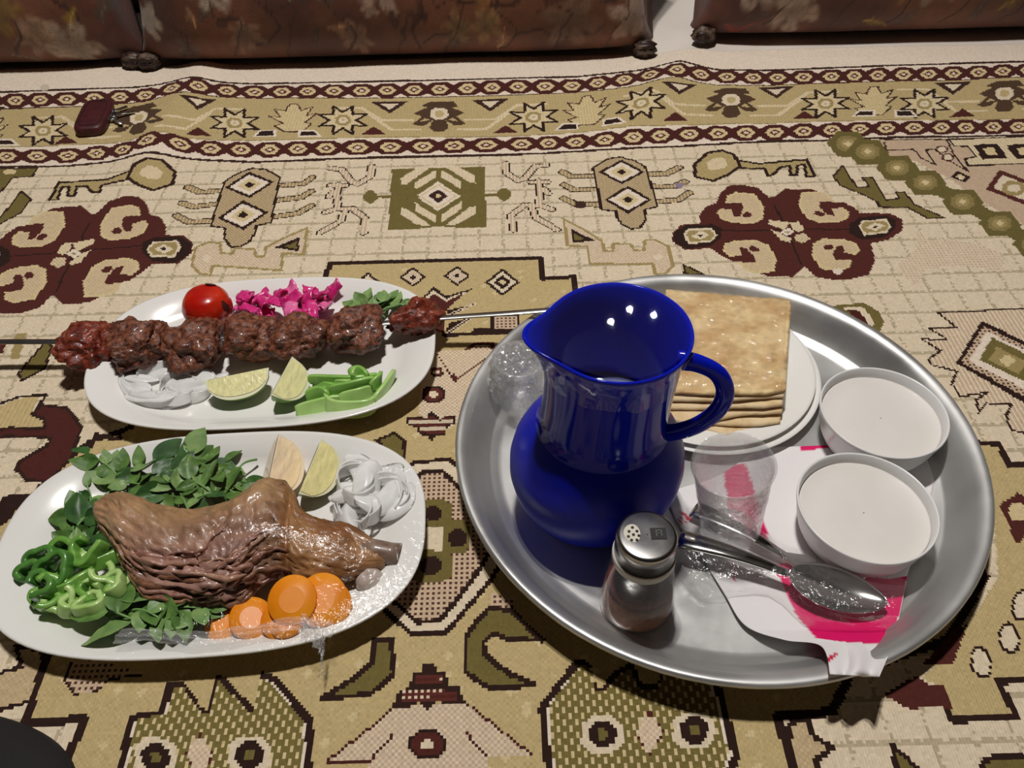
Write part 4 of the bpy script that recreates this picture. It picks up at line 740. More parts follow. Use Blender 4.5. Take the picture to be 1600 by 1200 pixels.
for k in range(12):
    x, y = 576 + 44 * math.cos(k * 2.4) * math.sqrt((k + 1) / 12), 778 + 36 * math.sin(k * 2.4) * math.sqrt((k + 1) / 12)
    onion(x, y, rnd.uniform(.040, .060), rnd.uniform(.015, .026), rnd.uniform(.003, .008), rnd.uniform(-.018, .018), rnd.uniform(0, 6.28), rnd.uniform(-.4, .4), rnd.uniform(-.2, .2), .0002 + .005 * ((11 - k) // 3), lb, 'onion heap on the shank platter', k * 3.7)

# carrot slices
CAR = mat('cooked_carrot', (226, 128, 10), .4, col2=(236, 148, 26), scale=40, coat=.12); CORE = mat('carrot_core', (232, 138, 14), .5, col2=(236, 146, 24), scale=60)
for k, (x, y, a, b_, rot, dz, til) in enumerate(((348, 978, 25, 22, .3, .0, .2), (395, 972, 33, 27, .8, .003, .3), (447, 978, 34, 26, .2, .001, .2), (460, 944, 38, 32, .1, .014, .3), (506, 946, 40, 34, .1, .007, .25), (522, 952, 30, 28, .4, .003, .2), (455, 992, 24, 14, .4, .0, .1))):
    z = PZ + dz + .0035; c = GV(x, y, z); m = mpp(x, y, z); root = thing('carrot_slice', (c.x, c.y, plz(c.x, c.y - .006) + dz), ('orange cooked carrot slice lying on top of the other slices' if dz > .01 else 'orange cooked carrot slice in the row in front of the lamb shank'), 'carrot', 'carrot slices')
    prof = [(.0, .0), (.96, .0), (1.0, .0012), (1.0, .0038), (.96, .0050), (.0, .0052)]; M = Matrix.Rotation(rot, 3, 'Z') @ Matrix.Rotation(til, 3, 'X')
    V, Fc = lathe([(max(r, .004), zz) for r, zz in prof], 36); W_ = [M @ Vector((v[0] * a * m, v[1] * b_ * m * 1.25, v[2])) for v in V]; dzz = -min(v.z for v in W_)
    mesh('carrot_flesh', [(v.x, v.y, v.z + dzz) for v in W_], Fc, CAR, root)
    W_ = [M @ Vector((.52 * a * m * math.cos(t) * f, .52 * b_ * m * 1.25 * math.sin(t) * f, .0053)) for f in (.02, 1.0) for t in [6.283 * i / 24 for i in range(24)]]
    mesh('carrot_core', [(v.x, v.y, v.z + dzz) for v in W_], grid_faces(2, 24, False, True), CAR, root)

# ------------------------------------------------------------------ lamb shank
topc = [(150, 800), (158, 778), (185, 770), (215, 775), (265, 790), (310, 796), (360, 785), (392, 765), (420, 753), (452, 755), (470, 790), (500, 803), (545, 815), (585, 836), (606, 850)]
botc = [(150, 806), (160, 835), (182, 865), (205, 905), (235, 940), (300, 953), (345, 953), (385, 945), (415, 922), (445, 908), (475, 912), (505, 912), (545, 905), (575, 895), (600, 885)]
ns = 150; TT = smooth_path([GV(x, y, .034) for x, y in topc], ns); BB = smooth_path([GV(x, y, .020) for x, y in botc], ns)
lroot = thing('lamb_shank', (GV(330, 860, 0).x, GV(330, 860, 0).y, PZ), 'large cooked lamb shank with torn meat and bare bone end', 'meat')
lb0 = lroot.location.copy(); nv = 110; V = []; cols = []
def hts(t): return float(np.interp(t, (0, .05, .2, .4, .58, .7, .85, 1), (.010, .018, .026, .027, .029, .022, .017, .010)))
TANc, PNK, SEAR, FAT, GRY = [np.array(lin(c)) for c in ((146, 110, 76), (156, 116, 102), (84, 44, 20), (176, 142, 102), (126, 100, 88))]
for i in range(ns):
    t = i / (ns - 1); C_ = (TT[i] + BB[i]) / 2; w = (TT[i] - BB[i]) / 2; w.z = 0; h = hts(t)
    for j in range(nv):
        a = 2 * math.pi * j / nv; ca, sa = math.cos(a), math.sin(a)
        cx = math.copysign(abs(ca) ** .85, ca); zz = sa if sa > 0 else sa * .75
        p = Vector((C_.x + w.x * cx, C_.y + w.y * cx, PZ + h * .78 + h * zz))
        front = max(0, -ca)                                     # side towards the carrots
        v_ = a / math.pi * 3
        fib = fbm(t * 5 + 3, v_ * 4.5 + t * 4, 1.7, 4); big = fbm(t * 3.2, v_ * .9, 5.2, 2); torn = max(0, 1 - ((t - .42) / .26) ** 2) * (1 if sa > -.2 else .3) * max(0, min(1, (.55 - ca) * 1.2))
        fine = fbm(p.x * 160, p.y * 160, p.z * 160, 3); gro = 1 - abs(fbm(t * 4 + 9, v_ * 7 + t * 7, 3.3, 3)) * 2.2
        lump = fbm(p.x * 45, p.y * 45, p.z * 45, 3); d = .004 * big + .003 * lump + .0022 * fine * (.4 + torn) + (.005 * fib - .007 * max(0, gro - .66) * 3) * (.25 + 1.1 * torn) - .006 * max(0, 1 - abs(t - .665) / .02) * (1 if sa > 0 else 0); mus = max(0, 1 - abs(fbm(t * 4.5 + 20, v_ * 1.6 - t * 7, 8.8, 2)) * 6); d -= .005 * mus * (1 if t < .62 else .3)
        nrm = Vector((w.x, w.y, 0)).normalized() * ca * .8 + Vector((0, 0, 1)) * sa
        p += nrm * d * (min(1, t * 8, (1 - t) * 8) * .8 + .2); p.z = max(p.z, PZ + .0006); V.append(p - lb0)
        k1 = min(1, max(0, .5 + 1.2 * fbm(p.x * 30, p.y * 30, 2, 3))); c = TANc * (1 - k1) + FAT * k1 * .75 + TANc * k1 * .25
        pk = min(1, torn * 1.15 + max(0, .25 - t) * 1.6 * max(0, .7 - ca)); c2 = PNK * (.78 + .3 * fbm(t * 6 + 41, v_ * 3, 12.5, 3)) + GRY * .12; c = c * (1 - pk) + c2 * pk
        s1 = max(0, 1 - ((t - .64) / .05) ** 2) * (.5 + .5 * fine) * 1.2 + max(0, 1 - ((t - .80) / .13) ** 2) * max(0, min(1, ca * 1.2 + .35 + .6 * fine)) * .9 + max(0, .35 * nz(p.x * 80, p.y * 80, 4) - .1); s1 = s1 + max(0, min(1, (t - .62) * 4)) * max(0, .28 + .9 * lump); s1 = min(1, max(0, s1)) * .9
        c = c * (1 - s1) + SEAR * s1
        if t > .64: c = c * .55 + np.array(lin((150, 96, 46))) * .45
        c = c * (1 + .25 * fbm(p.x * 52 + 31, p.y * 52, 17.3, 3) + .15 * fbm(p.x * 170, p.y * 170 + 9, 23.1, 2))
        cols.append(np.clip(c, .005, .9))
LAMB = attr_mat('cooked_lamb', .42, .45, coat=.22, bump=.4, bscale=240)
mesh('meat', V, grid_faces(ns, nv, False, True) + [tuple(range(nv)), tuple(range((ns - 1) * nv, ns * nv))], LAMB, lroot, cols=np.array(cols))
SHR = [mat('shred_pink', (160, 118, 102), .36, col2=(132, 92, 78), scale=120, coat=.4, bump=.4, bscale=200), mat('shred_brown', (140, 98, 72), .36, col2=(108, 70, 52), scale=120, coat=.4, bump=.4, bscale=200), mat('shred_pale', (186, 148, 124), .34, col2=(158, 118, 98), scale=120, coat=.4, bump=.4, bscale=200)]
r2 = random.Random(5)
for k in range(40):                               # pulled strands of meat on the torn side
    i0 = int(r2.uniform(.20, .52) * ns); n_ = int(r2.uniform(.08, .20) * ns); j0 = int(r2.uniform(.30, .60) * nv); sl = r2.uniform(-.28, .30)
    P = []
    for q in range(9):
        i = min(ns - 2, i0 + int(n_ * q / 8)); j = int(j0 + sl * n_ * q / 8 + 1.2 * nz(q * .5, k)) % nv; P.append(V[i * nv + j] + Vector((0, 0, .0008 * math.sin(math.pi * q / 8))))
    rr = r2.uniform(.0010, .0034); mesh('meat_strand', *tube(smooth_path(P, 16), lambda t: rr * (.25 + .75 * math.sin(math.pi * t) ** .6), 7), SHR[r2.choice((0, 0, 1, 2))], lroot)
BONE = mat('bone', (150, 128, 112), .4, col2=(112, 88, 74), scale=60, coat=.3, bump=.2)
bp0 = GV(588, 862, .022) - lb0; bp1 = GV(624, 868, .020) - lb0; dirb = (bp1 - bp0)
pts = [bp0 - dirb * .6, bp0, bp0 + dirb * .6, bp1, bp1 - dirb * .03, bp1 - dirb * .35]
mesh('bone', *tube(pts, lambda t: (.0105, .0105, .010, .0108, .0062, .005)[round(t * 5)], 24), BONE, lroot)
kn = GV(577, 906, .014) - lb0; tv, tf = ico(4); T = [(kn.x + p.x * .0125 * (1 + .15 * nz(p.x * 2, p.y * 2, 3)), kn.y + p.y * .0115, max(.0004, kn.z + p.z * .0115 * (1 + .2 * nz(p.y * 2, p.x * 2)))) for p in tv]
mesh('knuckle', T, tf, mat('cartilage', (176, 158, 150), .25, col2=(196, 182, 172), scale=40, coat=.6), lroot)
# ------------------------------------------------------------------ tray contents
# round plates
def disc_plate(x, y, z, r, label):
    prof = [(.0005, .0045), (r * .55, .0045), (r * .66, .0052), (r * .74, .0085), (r * .86, .0105), (r * .97, .0128), (r, .0134), (r * 1.004, .0126), (r * .99, .0112), (r * .86, .0088), (r * .72, .0060), (r * .64, .0028), (r * .60, .0010), (r * .58, .0005), (r * .55, .0022), (.0005, .0022)]
    root = thing('round_plate', (x, y, z), label, 'plate', 'stacked side plates'); mesh('dish', *lathe(prof, 96), WHITE, root)
disc_plate(.2045, .6165, TZ, .1160, 'white round side plate, lower one of the pair under the bread'); disc_plate(.2015, .6200, TZ + .0052, .1135, 'white round side plate, upper one of the pair under the bread')
BZ = TZ + .0052 + .0050
# lavash
LAV = NT('lavash'); tc = LAV.new('ShaderNodeTexCoord'); n1 = LAV.new('ShaderNodeTexNoise'); n1.inputs['Scale'].default_value = 26; n1.inputs['Detail'].default_value = 5; v1 = LAV.new('ShaderNodeTexVoronoi'); v1.inputs['Scale'].default_value = 105
mp = LAV.new('ShaderNodeMapping'); mp.inputs['Scale'].default_value = (1, 1.5, 1); LAV.link(tc.outputs['Object'], mp.inputs[0])
for q in (n1, v1): LAV.link(mp.outputs[0], q.inputs['Vector'])
rp = LAV.new('ShaderNodeValToRGB'); rp.color_ramp.elements[0].position = .3; rp.color_ramp.elements[0].color = (*lin((188, 144, 84)), 1); rp.color_ramp.elements[1].position = .62; rp.color_ramp.elements[1].color = (*lin((226, 198, 146)), 1); LAV.link(n1.outputs[0], rp.inputs[0])
mr = LAV.new('ShaderNodeMapRange'); mr.inputs['From Max'].default_value = .6; mr.inputs['To Min'].default_value = .82; mr.inputs['To Max'].default_value = 1.05; LAV.link(v1.outputs['Distance'], mr.inputs[0]); mm = LAV.new('ShaderNodeMixRGB', blend_type='MULTIPLY'); mm.inputs[0].default_value = 1; LAV.link(rp.outputs[0], mm.inputs[1]); LAV.link(mr.outputs[0], mm.inputs[2]); LAV.link(mm.outputs[0], LAV.b.inputs['Base Color'])
bp = LAV.new('ShaderNodeBump'); bp.invert = True; bp.inputs['Strength'].default_value = .6; bp.inputs['Distance'].default_value = .003; LAV.link(v1.outputs['Distance'], bp.inputs['Height']); LAV.link(bp.outputs[0], LAV.b.inputs['Normal']); LAV.b.inputs['Roughness'].default_value = .75
q0, q1, q2, q3 = G(1040, 461, .042), G(1232, 477, .042), G(1224, 612, .042), G(1035, 612, .042)
LAVP = mat('lavash_pale', (222, 198, 156), .75, col2=(196, 156, 100), scale=50, bump=.4, bscale=120, contrast=(.45, .75))
nlay = 6; lt = .0056
for k in range(nlay):
    zt = BZ + lt * (k + 1) - .0002; inset = (.012 - .0024 * k) * 1.0; nu, nvv = 46, 40
    def top(u, v, zt=zt, k=k, ext=0):      # u across, v far(0)..near(1)
        p = (q0 * (1 - u) + q1 * u) * (1 - v) + (q3 * (1 - u) + q2 * u) * v; e = ((q3 + q2) - (q0 + q1)) / 2; e = e / np.linalg.norm(e)
        p = p + e * (.004 + .0098 * (nlay - 1 - k) * (.6 + .4 * nz(k * 3.3, u * 2)) + .005 * nz(u * 2.2, k * 1.7, 4) - .004 * max(0, u - .85) / .15) * v + np.array([.004 * nz(v * 3, k * 1.3, 3) * (u - .3), 0, 0])
        return Vector((p[0], p[1], zt + (.0014 * nz(u * 5, v * 5, k) + .0007 * nz(u * 16, v * 16, k)) * (1.3 if k == nlay - 1 else .5) + .0012 * math.sin(u * 5 + k) * v))
    V = []; half = lt * .42; e = np.array(((q3 + q2) - (q0 + q1)) / 2); e = Vector(e / np.linalg.norm(e))
    prof_ = [(j / (nvv - 1), 0) for j in range(nvv)] + [(1, a) for a in np.linspace(.35, math.pi - .35, 7)] + [(1 - j / (nvv - 1), math.pi) for j in range(nvv)]
    for i in range(nu):
        u = i / (nu - 1)
        for v, a in prof_:
            p = top(u, v); p = p + Vector((0, 0, -half * (1 - math.cos(a)))) + e * (half * 1.3 * math.sin(a)); V.append(p)
    npf = len(prof_); b0 = GV(1135, 570, 0); b0.z = BZ + lt * k
    W_ = [Vector((v.x - b0.x, v.y - b0.y, max(v.z, BZ + lt * k + .0002) - b0.z)) for v in V]
    Fc = grid_faces(nu, npf, False, True) + [tuple(range(npf)), tuple(range((nu - 1) * npf, nu * npf))]
    tag(mesh('folded_flatbread', W_, Fc, LAV.m if k == nlay - 1 else LAVP, loc=b0), ['folded lavash sheet at the very bottom of the bread stack', 'folded lavash sheet second from the bottom of the bread stack', 'folded lavash sheet third from the bottom of the bread stack', 'folded lavash sheet fourth from the bottom of the bread stack', 'folded lavash sheet just under the topmost bread', 'topmost folded lavash sheet with browned blisters'][k], 'bread', 'folded lavash stack')
FILM = film_mat('cling_film', .012, .16, edge=.10, haze=0, bump=.3)
FILM2 = film_mat('crumpled_film', .035, .14, edge=.28, haze=.025)
# film over the bread
V = []; nu = 60; ztop = BZ + lt * nlay + .0022; ring = [(-.03, .0), (-.025, .5), (-.012, .9), (.03, 1.0)]
def bf(u, v):
    uu, vv = u * 1.12 - .06, v * 1.2 - .08; p = (q0 * (1 - uu) + q1 * uu) * (1 - vv) + (q3 * (1 - uu) + q2 * uu) * vv
    ed = min(u, 1 - u, v, 1 - v); k = min(1, ed / .085); k = k * k * (3 - 2 * k)
    z = BZ + .0004 + (ztop - BZ) * k + (.0022 * abs(nz(u * 9, v * 9, 3)) + .0012 * abs(nz(u * 25, v * 25, 1))) * (1.6 if v > .75 else 1)
    return Vector((p[0] + .002 * nz(u * 8, v * 8, 9), p[1] + .002 * nz(v * 8, u * 8, 5), z))
V = [bf(i / 69, j / 69) for i in range(70) for j in range(70)]; b0 = GV(1135, 570, 0); b0.z = BZ
tag(mesh('bread_wrap', [v - b0 for v in V], grid_faces(70, 70), film_mat('bread_film', .03, .10, edge=.25, haze=.03, bump=.5), loc=b0), 'clear plastic film wrapped over the lavash stack', 'plastic film')

# napkin with pink print
NAPL = [(1185, 700), (1120, 745), (1050, 770), (1055, 810), (1090, 860), (1130, 925), (1165, 978), (1225, 1000), (1283, 1010), (1297, 1054)]
NAPR = [(1474, 690), (1468, 720), (1458, 760), (1450, 800), (1440, 850), (1420, 890), (1415, 915), (1406, 960), (1394, 1010), (1374, 1058)]
ns, nv = 130, 90
def nap_z(x, y): return np.interp(y, (690, 940, 985, 1010, 1050), (.0, .001, .005, .020, .0375))
LL = smooth_path([(x, y, 0) for x, y in NAPL], ns); RR = smooth_path([(x, y, 0) for x, y in NAPR], ns); V = []; cols = []
PK = np.array(lin((214, 8, 96))); WN = np.array(lin((226, 222, 222))); RD = np.array(lin((196, 24, 60)))
def inside(x, y, P):
    r = False
    for (a, b), (c, d) in zip(P, P[1:] + P[:1]):
        if (b > y) != (d > y) and x < (c - a) * (y - b) / (d - b) + a: r = not r
    return r
PINKS = [[(1205, 880), (1228, 925), (1244, 962), (1275, 998), (1320, 1004), (1390, 1008), (1404, 962), (1418, 900), (1390, 905), (1330, 900), (1250, 880)], [(1188, 800), (1203, 848), (1140, 812), (1130, 730), (1165, 725)], [(1262, 668), (1290, 668), (1290, 700), (1255, 700)], [(1255, 660), (1300, 660), (1300, 700), (1250, 705)]]
REDS = [[(1064, 800), (1078, 812)], [(1066, 802), (1060, 820)], [(1072, 815), (1085, 800)], [(1144, 886), (1146, 908)], [(1290, 1037), (1306, 1024)], [(1292, 1030), (1308, 1022)]]
for i in range(ns):
    for j in range(nv):
        s = j / (nv - 1); px, py = LL[i].x * (1 - s) + RR[i].x * s, LL[i].y * (1 - s) + RR[i].y * s
        t = i / (ns - 1); w = max(0, (t - .86) / .14)
        z = TZ + .0013 + float(nap_z(px, py)) + .0012 * (1 + nz(px * .018, py * .018, 3)) * min(1, t * 3) * (1 if py > 880 else .25) + w * (.016 * abs(nz(s * 3.2, t * 9, 2)) + .005 * math.sin(s * 11 + t * 9) + .005)
        p = G(px, py, z); V.append(Vector(p)); c = WN * (1 + .02 * nz(px * .3, py * .3))
        if any(inside(px, py, q) for q in PINKS): c = PK
        for (a, b) in REDS:
            d = np.array(b, float) - np.array(a); tt = max(0, min(1, ((px - a[0]) * d[0] + (py - a[1]) * d[1]) / (d @ d)))
            if math.hypot(px - a[0] - tt * d[0], py - a[1] - tt * d[1]) < 1.7: c = RD
        cols.append(np.clip(c, 0, 1))
b0 = GV(1290, 850, TZ); nap = mesh('paper_napkin', [v - b0 for v in V], grid_faces(ns, nv), attr_mat('printed_paper', .7, .3, bump=.15, bscale=120), loc=b0, cols=np.array(cols))
md = nap.modifiers.new('thickness', 'SOLIDIFY'); md.thickness = .0005; md.offset = 1
tag(nap, 'white paper napkin with magenta print crumpled at the tray edge', 'napkin')

# bowls of yogurt
BOWL = mat('bowl_plastic', (228, 227, 225), .28, col2=(224, 223, 221), scale=8, sss=.1); YOG = mat('yogurt', (226, 221, 216), .4, col2=(220, 214, 208), scale=14, bump=.12, bscale=24, coat=.2, sss=.2)
for (x, y, lab) in ((1381.5, 641, 'touching the round bread plate'), (1355.5, 789, 'beside the spoon and clear cup')):
    zr = .050; p = G(x, y, zr); zb = TZ + .0030; h = zr - zb; R_ = .0585
    root = thing('bowl', (p[0], p[1], zb), 'white plastic bowl %s' % lab, 'bowl')
    prof = [(.0005, .003), (.040, .003), (.0465, .005), (.050, .010), (.0535, h * .55), (.0555, h * .8), (.0565, h - .0015), (R_ - .0008, h), (R_, h - .0008), (R_, h - .003), (.0582, h - .0045), (.0575, h - .006), (.0565, h * .8), (.0545, h * .5), (.0512, .010), (.048, .0035), (.045, .0008), (.042, .0), (.0005, .0)]
    mesh('bowl_wall', *lathe(prof, 96), BOWL, root)
    yr = .0548; V, Fc = lathe([(.0005, h * .72), (.02, h * .721), (.04, h * .72), (yr * .97, h * .72), (yr, h * .735), (yr - .0006, h * .70), (.051, h * .40), (.03, h * .38), (.0005, h * .38)], 96)
    V = [(v[0], v[1], v[2] + (.0006 * fbm(v[0] * 40, v[1] * 40, x, 2) if v[2] > h * .6 else 0)) for v in V]
    yg = mesh('yogurt', V, Fc, YOG, loc=(p[0], p[1], zb)); tag(yg, 'smooth white yogurt filling the bowl %s' % lab, 'yogurt')

# clear plastic cup
CUPM = film_mat('cup_plastic', .07, .10, edge=.65, haze=.13)
cb = GV(1141, 828, TZ + .004); cup = thing('plastic_cup', (cb.x, cb.y, cb.z), 'empty clear ribbed plastic cup tipped slightly beside the jug', 'cup'); cup.rotation_euler = (0, math.radians(-8.0), 0)
hc = .096; pr = [(.0005, .002), (.018, .002), (.024, .0005), (.0255, .002)]
for k in range(16):
    t = k / 15; z = .006 + t * (hc - .012); pr.append((.0262 + .0052 * t + (.0006 if k % 2 and k > 8 else 0), z))
pr += [(.0325, hc - .004), (.0338, hc - .003), (.0342, hc - .0015), (.0335, hc), (.0325, hc - .0012), (.0318, hc - .004)]
pr += [(r - .0006, z) for r, z in pr[-7:3:-1]] + [(.024, .0035), (.0005, .0032)]
mesh('cup_wall', *lathe(pr, 72), CUPM, cup)

# jug
JT = G(966, 516, .222); jx, jy = JT[0], JT[1]; jug = thing('jug', (jx, jy, TZ), 'cobalt blue ceramic jug with round belly and handle', 'jug')
GLZ = mat('cobalt_glaze', (13, 28, 176), .10, coat=0, col2=(12, 25, 164), scale=14, spec=.2); SAT = mat('cobalt_satin', (13, 28, 176), .38, col2=(12, 25, 164), scale=14, spec=.25)
hj = .2165; spA = math.pi + .12
def spout(x, y, z, a, r):
    d = (a - spA + math.pi) % (2 * math.pi) - math.pi; k = max(0, (z - .168) / (hj - .168)) ** 1.6
    e = math.exp(-(d / .36) ** 2); s = 1 + .30 * e * k * (1 if r > .02 else 0)
    return x * s + .055 * (z - hj), y * s, z + .004 * e * k
belly = [(.0005, .0008), (.043, .0008), (.0475, .0), (.0495, .003), (.054, .010), (.0635, .024), (.0710, .040), (.0748, .056), (.0752, .070), (.0728, .084), (.0675, .097), (.0610, .107), (.0555, .1145)]
neck = [(.0555, .1145), (.0528, .121), (.0518, .130), (.0513, .145), (.0514, .162), (.0518, .180), (.0526, .196), (.0540, .207), (.0556, .2125), (.0560, .2150), (.0553, .2165), (.0540, .2162), (.0525, .2135), (.0500, .200), (.0468, .180), (.0450, .160), (.0445, .140), (.0460, .122), (.050, .112), (.060, .095), (.066, .070), (.062, .040), (.050, .012), (.0005, .006)]
shear = lambda x, y, z, a, r: (x + .055 * (z - hj), y, z)
mesh('belly', *lathe(belly, 96, shear), SAT, jug); mesh('neck', *lathe(neck, 128, spout), GLZ, jug)
ha = math.radians(-20); hd = Vector((math.cos(ha), math.sin(ha), 0))
hp = smooth_path([hd * r + Vector((.055 * (z - hj), 0, z)) for r, z in ((.048, .199), (.062, .200), (.078, .194), (.087, .178), (.086, .158), (.076, .138), (.062, .124), (.047, .116))], 40)
mesh('handle', *tube(hp, lambda t: .0092 - .0022 * math.sin(math.pi * t), 18, flat=.62, up=(-hd.y, hd.x, .0001)), GLZ, jug)
LIQ = mat('milky_drink', (112, 118, 158), .15, coat=.2); lq = mesh('drink', *lathe([(.0005, .126), (.02, .126), (.04, .126), (.0446, .1262), (.0446, .125), (.045, .121), (.0005, .119)], 64, lambda x, y, z, a, r: (x + .055 * (z - hj), y, z)), LIQ, loc=(jx, jy, TZ)); tag(lq, 'pale liquid standing inside the cobalt jug', 'drink')

# film stretched over the mouth of the jug
V = []; R1 = [(.0005, 1.0), (.02, 1.0), (.04, 1.0), (.052, 1.0), (.0568, .9985), (.0582, .992), (.0578, .975), (.0560, .95), (.0548, .92), (.0540, .89), (.0540, .855)]
for i, (r, zz) in enumerate(R1):
    for k in range(120):
        a = 2 * math.pi * k / 120; z = (hj + .0016) * zz; cr2 = 0 if i < 4 else .0012 * abs(nz(a * 4, zz * 30, 2)) * (i - 3) * .5
        x, y, z = spout((r + cr2) * math.cos(a), (r + cr2) * math.sin(a), min(z, hj + .0016), a, r + .03)
        V.append((x, y, hj + .0016 if i < 5 else z - (.006 * abs(nz(a * 2.5, 7)) if i == len(R1) - 1 else 0)))
tag(mesh('jug_film', V, grid_faces(len(R1), 120, False, True), film_mat('mouth_film', .03, .02, edge=.07, haze=0, bump=0), loc=(jx, jy, TZ)), 'clear film stretched tight over the mouth of the jug', 'plastic film')

# spice shaker
sb = GV(993, 942, TZ); shk = thing('spice_shaker', sb, 'glass spice shaker with perforated steel lid near the tray rim', 'shaker')
SGM = film_mat('shaker_clear_glass', .04, .05, edge=.45, haze=.02, bump=.02)
mesh('glass_body', *lathe([(.0005, .0008), (.0285, .0008), (.0300, .002), (.0305, .006), (.0302, .018), (.0290, .034), (.0265, .052), (.0245, .064), (.0235, .072), (.0235, .078)], 64), SGM, shk)
SPI = mat('ground_spice', (118, 72, 42), .9, col2=(146, 98, 66), scale=240, bump=.6, bscale=400); SPI2 = mat('dark_spice', (104, 50, 36), .9, col2=(128, 68, 48), scale=240, bump=.6, bscale=400)
mesh('spice', *lathe([(.0005, .002), (.0275, .002), (.0290, .006), (.0288, .018), (.0276, .030), (.024, .033), (.0005, .031)], 48), SPI, shk); mesh('spice_layer', *lathe([(.0005, .0315), (.0245, .0335), (.0266, .036), (.0262, .040), (.022, .043), (.0005, .041)], 48), SPI2, shk)
LID = mat('brushed_lid', (176, 174, 172), .25, metal=1, col2=(150, 148, 146), scale=80, stretch=(1, 1, 8)); PLA = mat('shaker_collar', (206, 202, 196), .35)
mesh('collar', *lathe([(.0215, .070), (.0243, .070), (.0248, .0715), (.0248, .0770), (.0243, .0785), (.0215, .0785)], 64), PLA, shk)
lid = mesh('lid', *lathe([(.0225, .0785), (.0236, .0785), (.0236, .0965), (.0232, .0992), (.0218, .1008), (.0200, .1012), (.010, .1012), (.0005, .1012)], 64), LID, shk)
HOLE = mat('hole_black', (12, 11, 11), .6); CREAMP = mat('lid_cream', (206, 200, 182), .5)
V = [(.0005 * 0 - .0105 + .0072 * math.cos(a) * (1 if math.cos(a) < 0 else .75), .0015 + .0082 * math.sin(a), .1015) for a in [6.283 * i / 20 for i in range(20)]]
N_ = len(V); hp_ = mesh('hole_panel', V + [(x, y, .1011) for x, y, z in V], [tuple(range(N_))] + [(i, (i + 1) % N_, (i + 1) % N_ + N_, i + N_) for i in range(N_)], CREAMP, lid, smooth=False)
for (x, y) in ((-.0105, .0065), (-.0135, .003), (-.0075, .003), (-.0145, -.0015), (-.0105, .0), (-.0065, -.001), (-.0125, -.0048), (-.0085, -.0048)):
    V = [(x + .0012 * math.cos(a), y + .0012 * math.sin(a), z) for z in (.1011, .1019) for a in [6.283 * i / 10 for i in range(10)]]
    mesh('hole', V, [tuple(range(10, 20))] + [(i, (i + 1) % 10, (i + 1) % 10 + 10, i + 10) for i in range(10)], HOLE, lid, smooth=False)
flap = box('pour_flap', (.0025, -.0045, .1010), (.0145, .0055, .1018), HOLE, kind=None, parent=lid)
for (x0, y0, x1, y1) in ((.0065, -.002, .0072, .003), (.0105, -.002, .0112, .003), (.0065, .003, .0112, .0036), (.0065, .0005, .0112, .001)): box('flap_mark', (x0, y0, .1017), (x1, y1, .1020), mat('flap_grey', (92, 90, 88), .5), kind=None, parent=lid)

# spoon and fork
CUT = mat('cutlery_steel', (206, 205, 203), .14, metal=1, col2=(190, 189, 187), scale=20)
def handle_pts(a, b, za, zb, n=24, arch=.004): return [Vector(a) * (1 - t) + Vector(b) * t + Vector((0, 0, arch * math.sin(math.pi * t))) for t in [i / (n - 1) for i in range(n)]]
def cutlery(kind, tip, neck_, tail, zt, label):
    P0 = GV(*tip, zt); P1 = GV(*neck_, zt + .006); P2 = GV(*tail, zt + .003); root = thing(kind, (P1.x, P1.y, TZ), label, kind.split('_')[-1]); b0 = root.location.copy()
    ax = (P0 - P1); L = ax.length; ax.normalize(); sd = Vector((-ax.y, ax.x, 0)).normalized(); upn = ax.cross(sd) * -1
    if upn.z < 0: upn = -upn
    if kind == 'table_spoon':
        nu, nv = 30, 17; top = []; bot = []
        for i in range(nu):
            u = i / (nu - 1); hw = .0205 * (math.sin(math.pi * min(1, max(0, u)) ** .9) ** .62 if 0 < u < 1 else 0) + .0012 * (1 - u)
            for j in range(nv):
                v = j / (nv - 1) * 2 - 1; d = (1 - v * v) * math.sin(math.pi * u) ** .8 * .0085
                p = P1 + ax * (u * L) + sd * (v * hw) + upn * (-d + .0035 * (u - .5) ** 2); top.append(p - b0); bot.append(p - b0 - upn * .0012)
        N = nu * nv; f = grid_faces(nu, nv); per = [i * nv for i in range(nu)] + [(nu - 1) * nv + j for j in range(1, nv)] + [i * nv + nv - 1 for i in range(nu - 2, -1, -1)] + [j for j in range(nv - 2, 0, -1)]
        mesh('spoon_bowl', top + bot, f + [tuple(q + N for q in g[::-1]) for g in f] + [(per[k], per[(k + 1) % len(per)], per[(k + 1) % len(per)] + N, per[k] + N) for k in range(len(per))], CUT, root)
    else:
        mesh('fork_root', *ribbon(smooth_path([P1 - b0, P1 + ax * L * .2 - upn * .003 - b0, P1 + ax * L * .42 - upn * .004 - b0], 10), lambda t: .006 + .016 * min(1, t * 1.3), .0014, upv=sd), CUT, root)
        for k in range(4):
            o_ = sd * ((k - 1.5) * .0058); mesh('tine', *ribbon(smooth_path([P1 + ax * L * .4 + o_ - upn * .004 - b0, P1 + ax * L * .7 + o_ - upn * .0045 - b0, P0 + o_ * .95 - b0], 10), lambda t: .0032 * (1 - .6 * t), .0014, upv=sd), CUT, root)
    hpz = handle_pts(P1 - b0, P2 - b0, 0, 0); mesh('handle', *tube(hpz, lambda t: .0042 + .0062 * t ** 1.2, 12, flat=.26), CUT, root)
    return root
cutlery('table_spoon', (1388, 943), (1232, 896), (1062, 842), TZ + .016, 'steel tablespoon in a clear sleeve on the magenta napkin')
cutlery('table_fork', (1352, 908), (1226, 868), (1085, 795), TZ + .006, 'steel fork lying under the spoon in the sleeve')
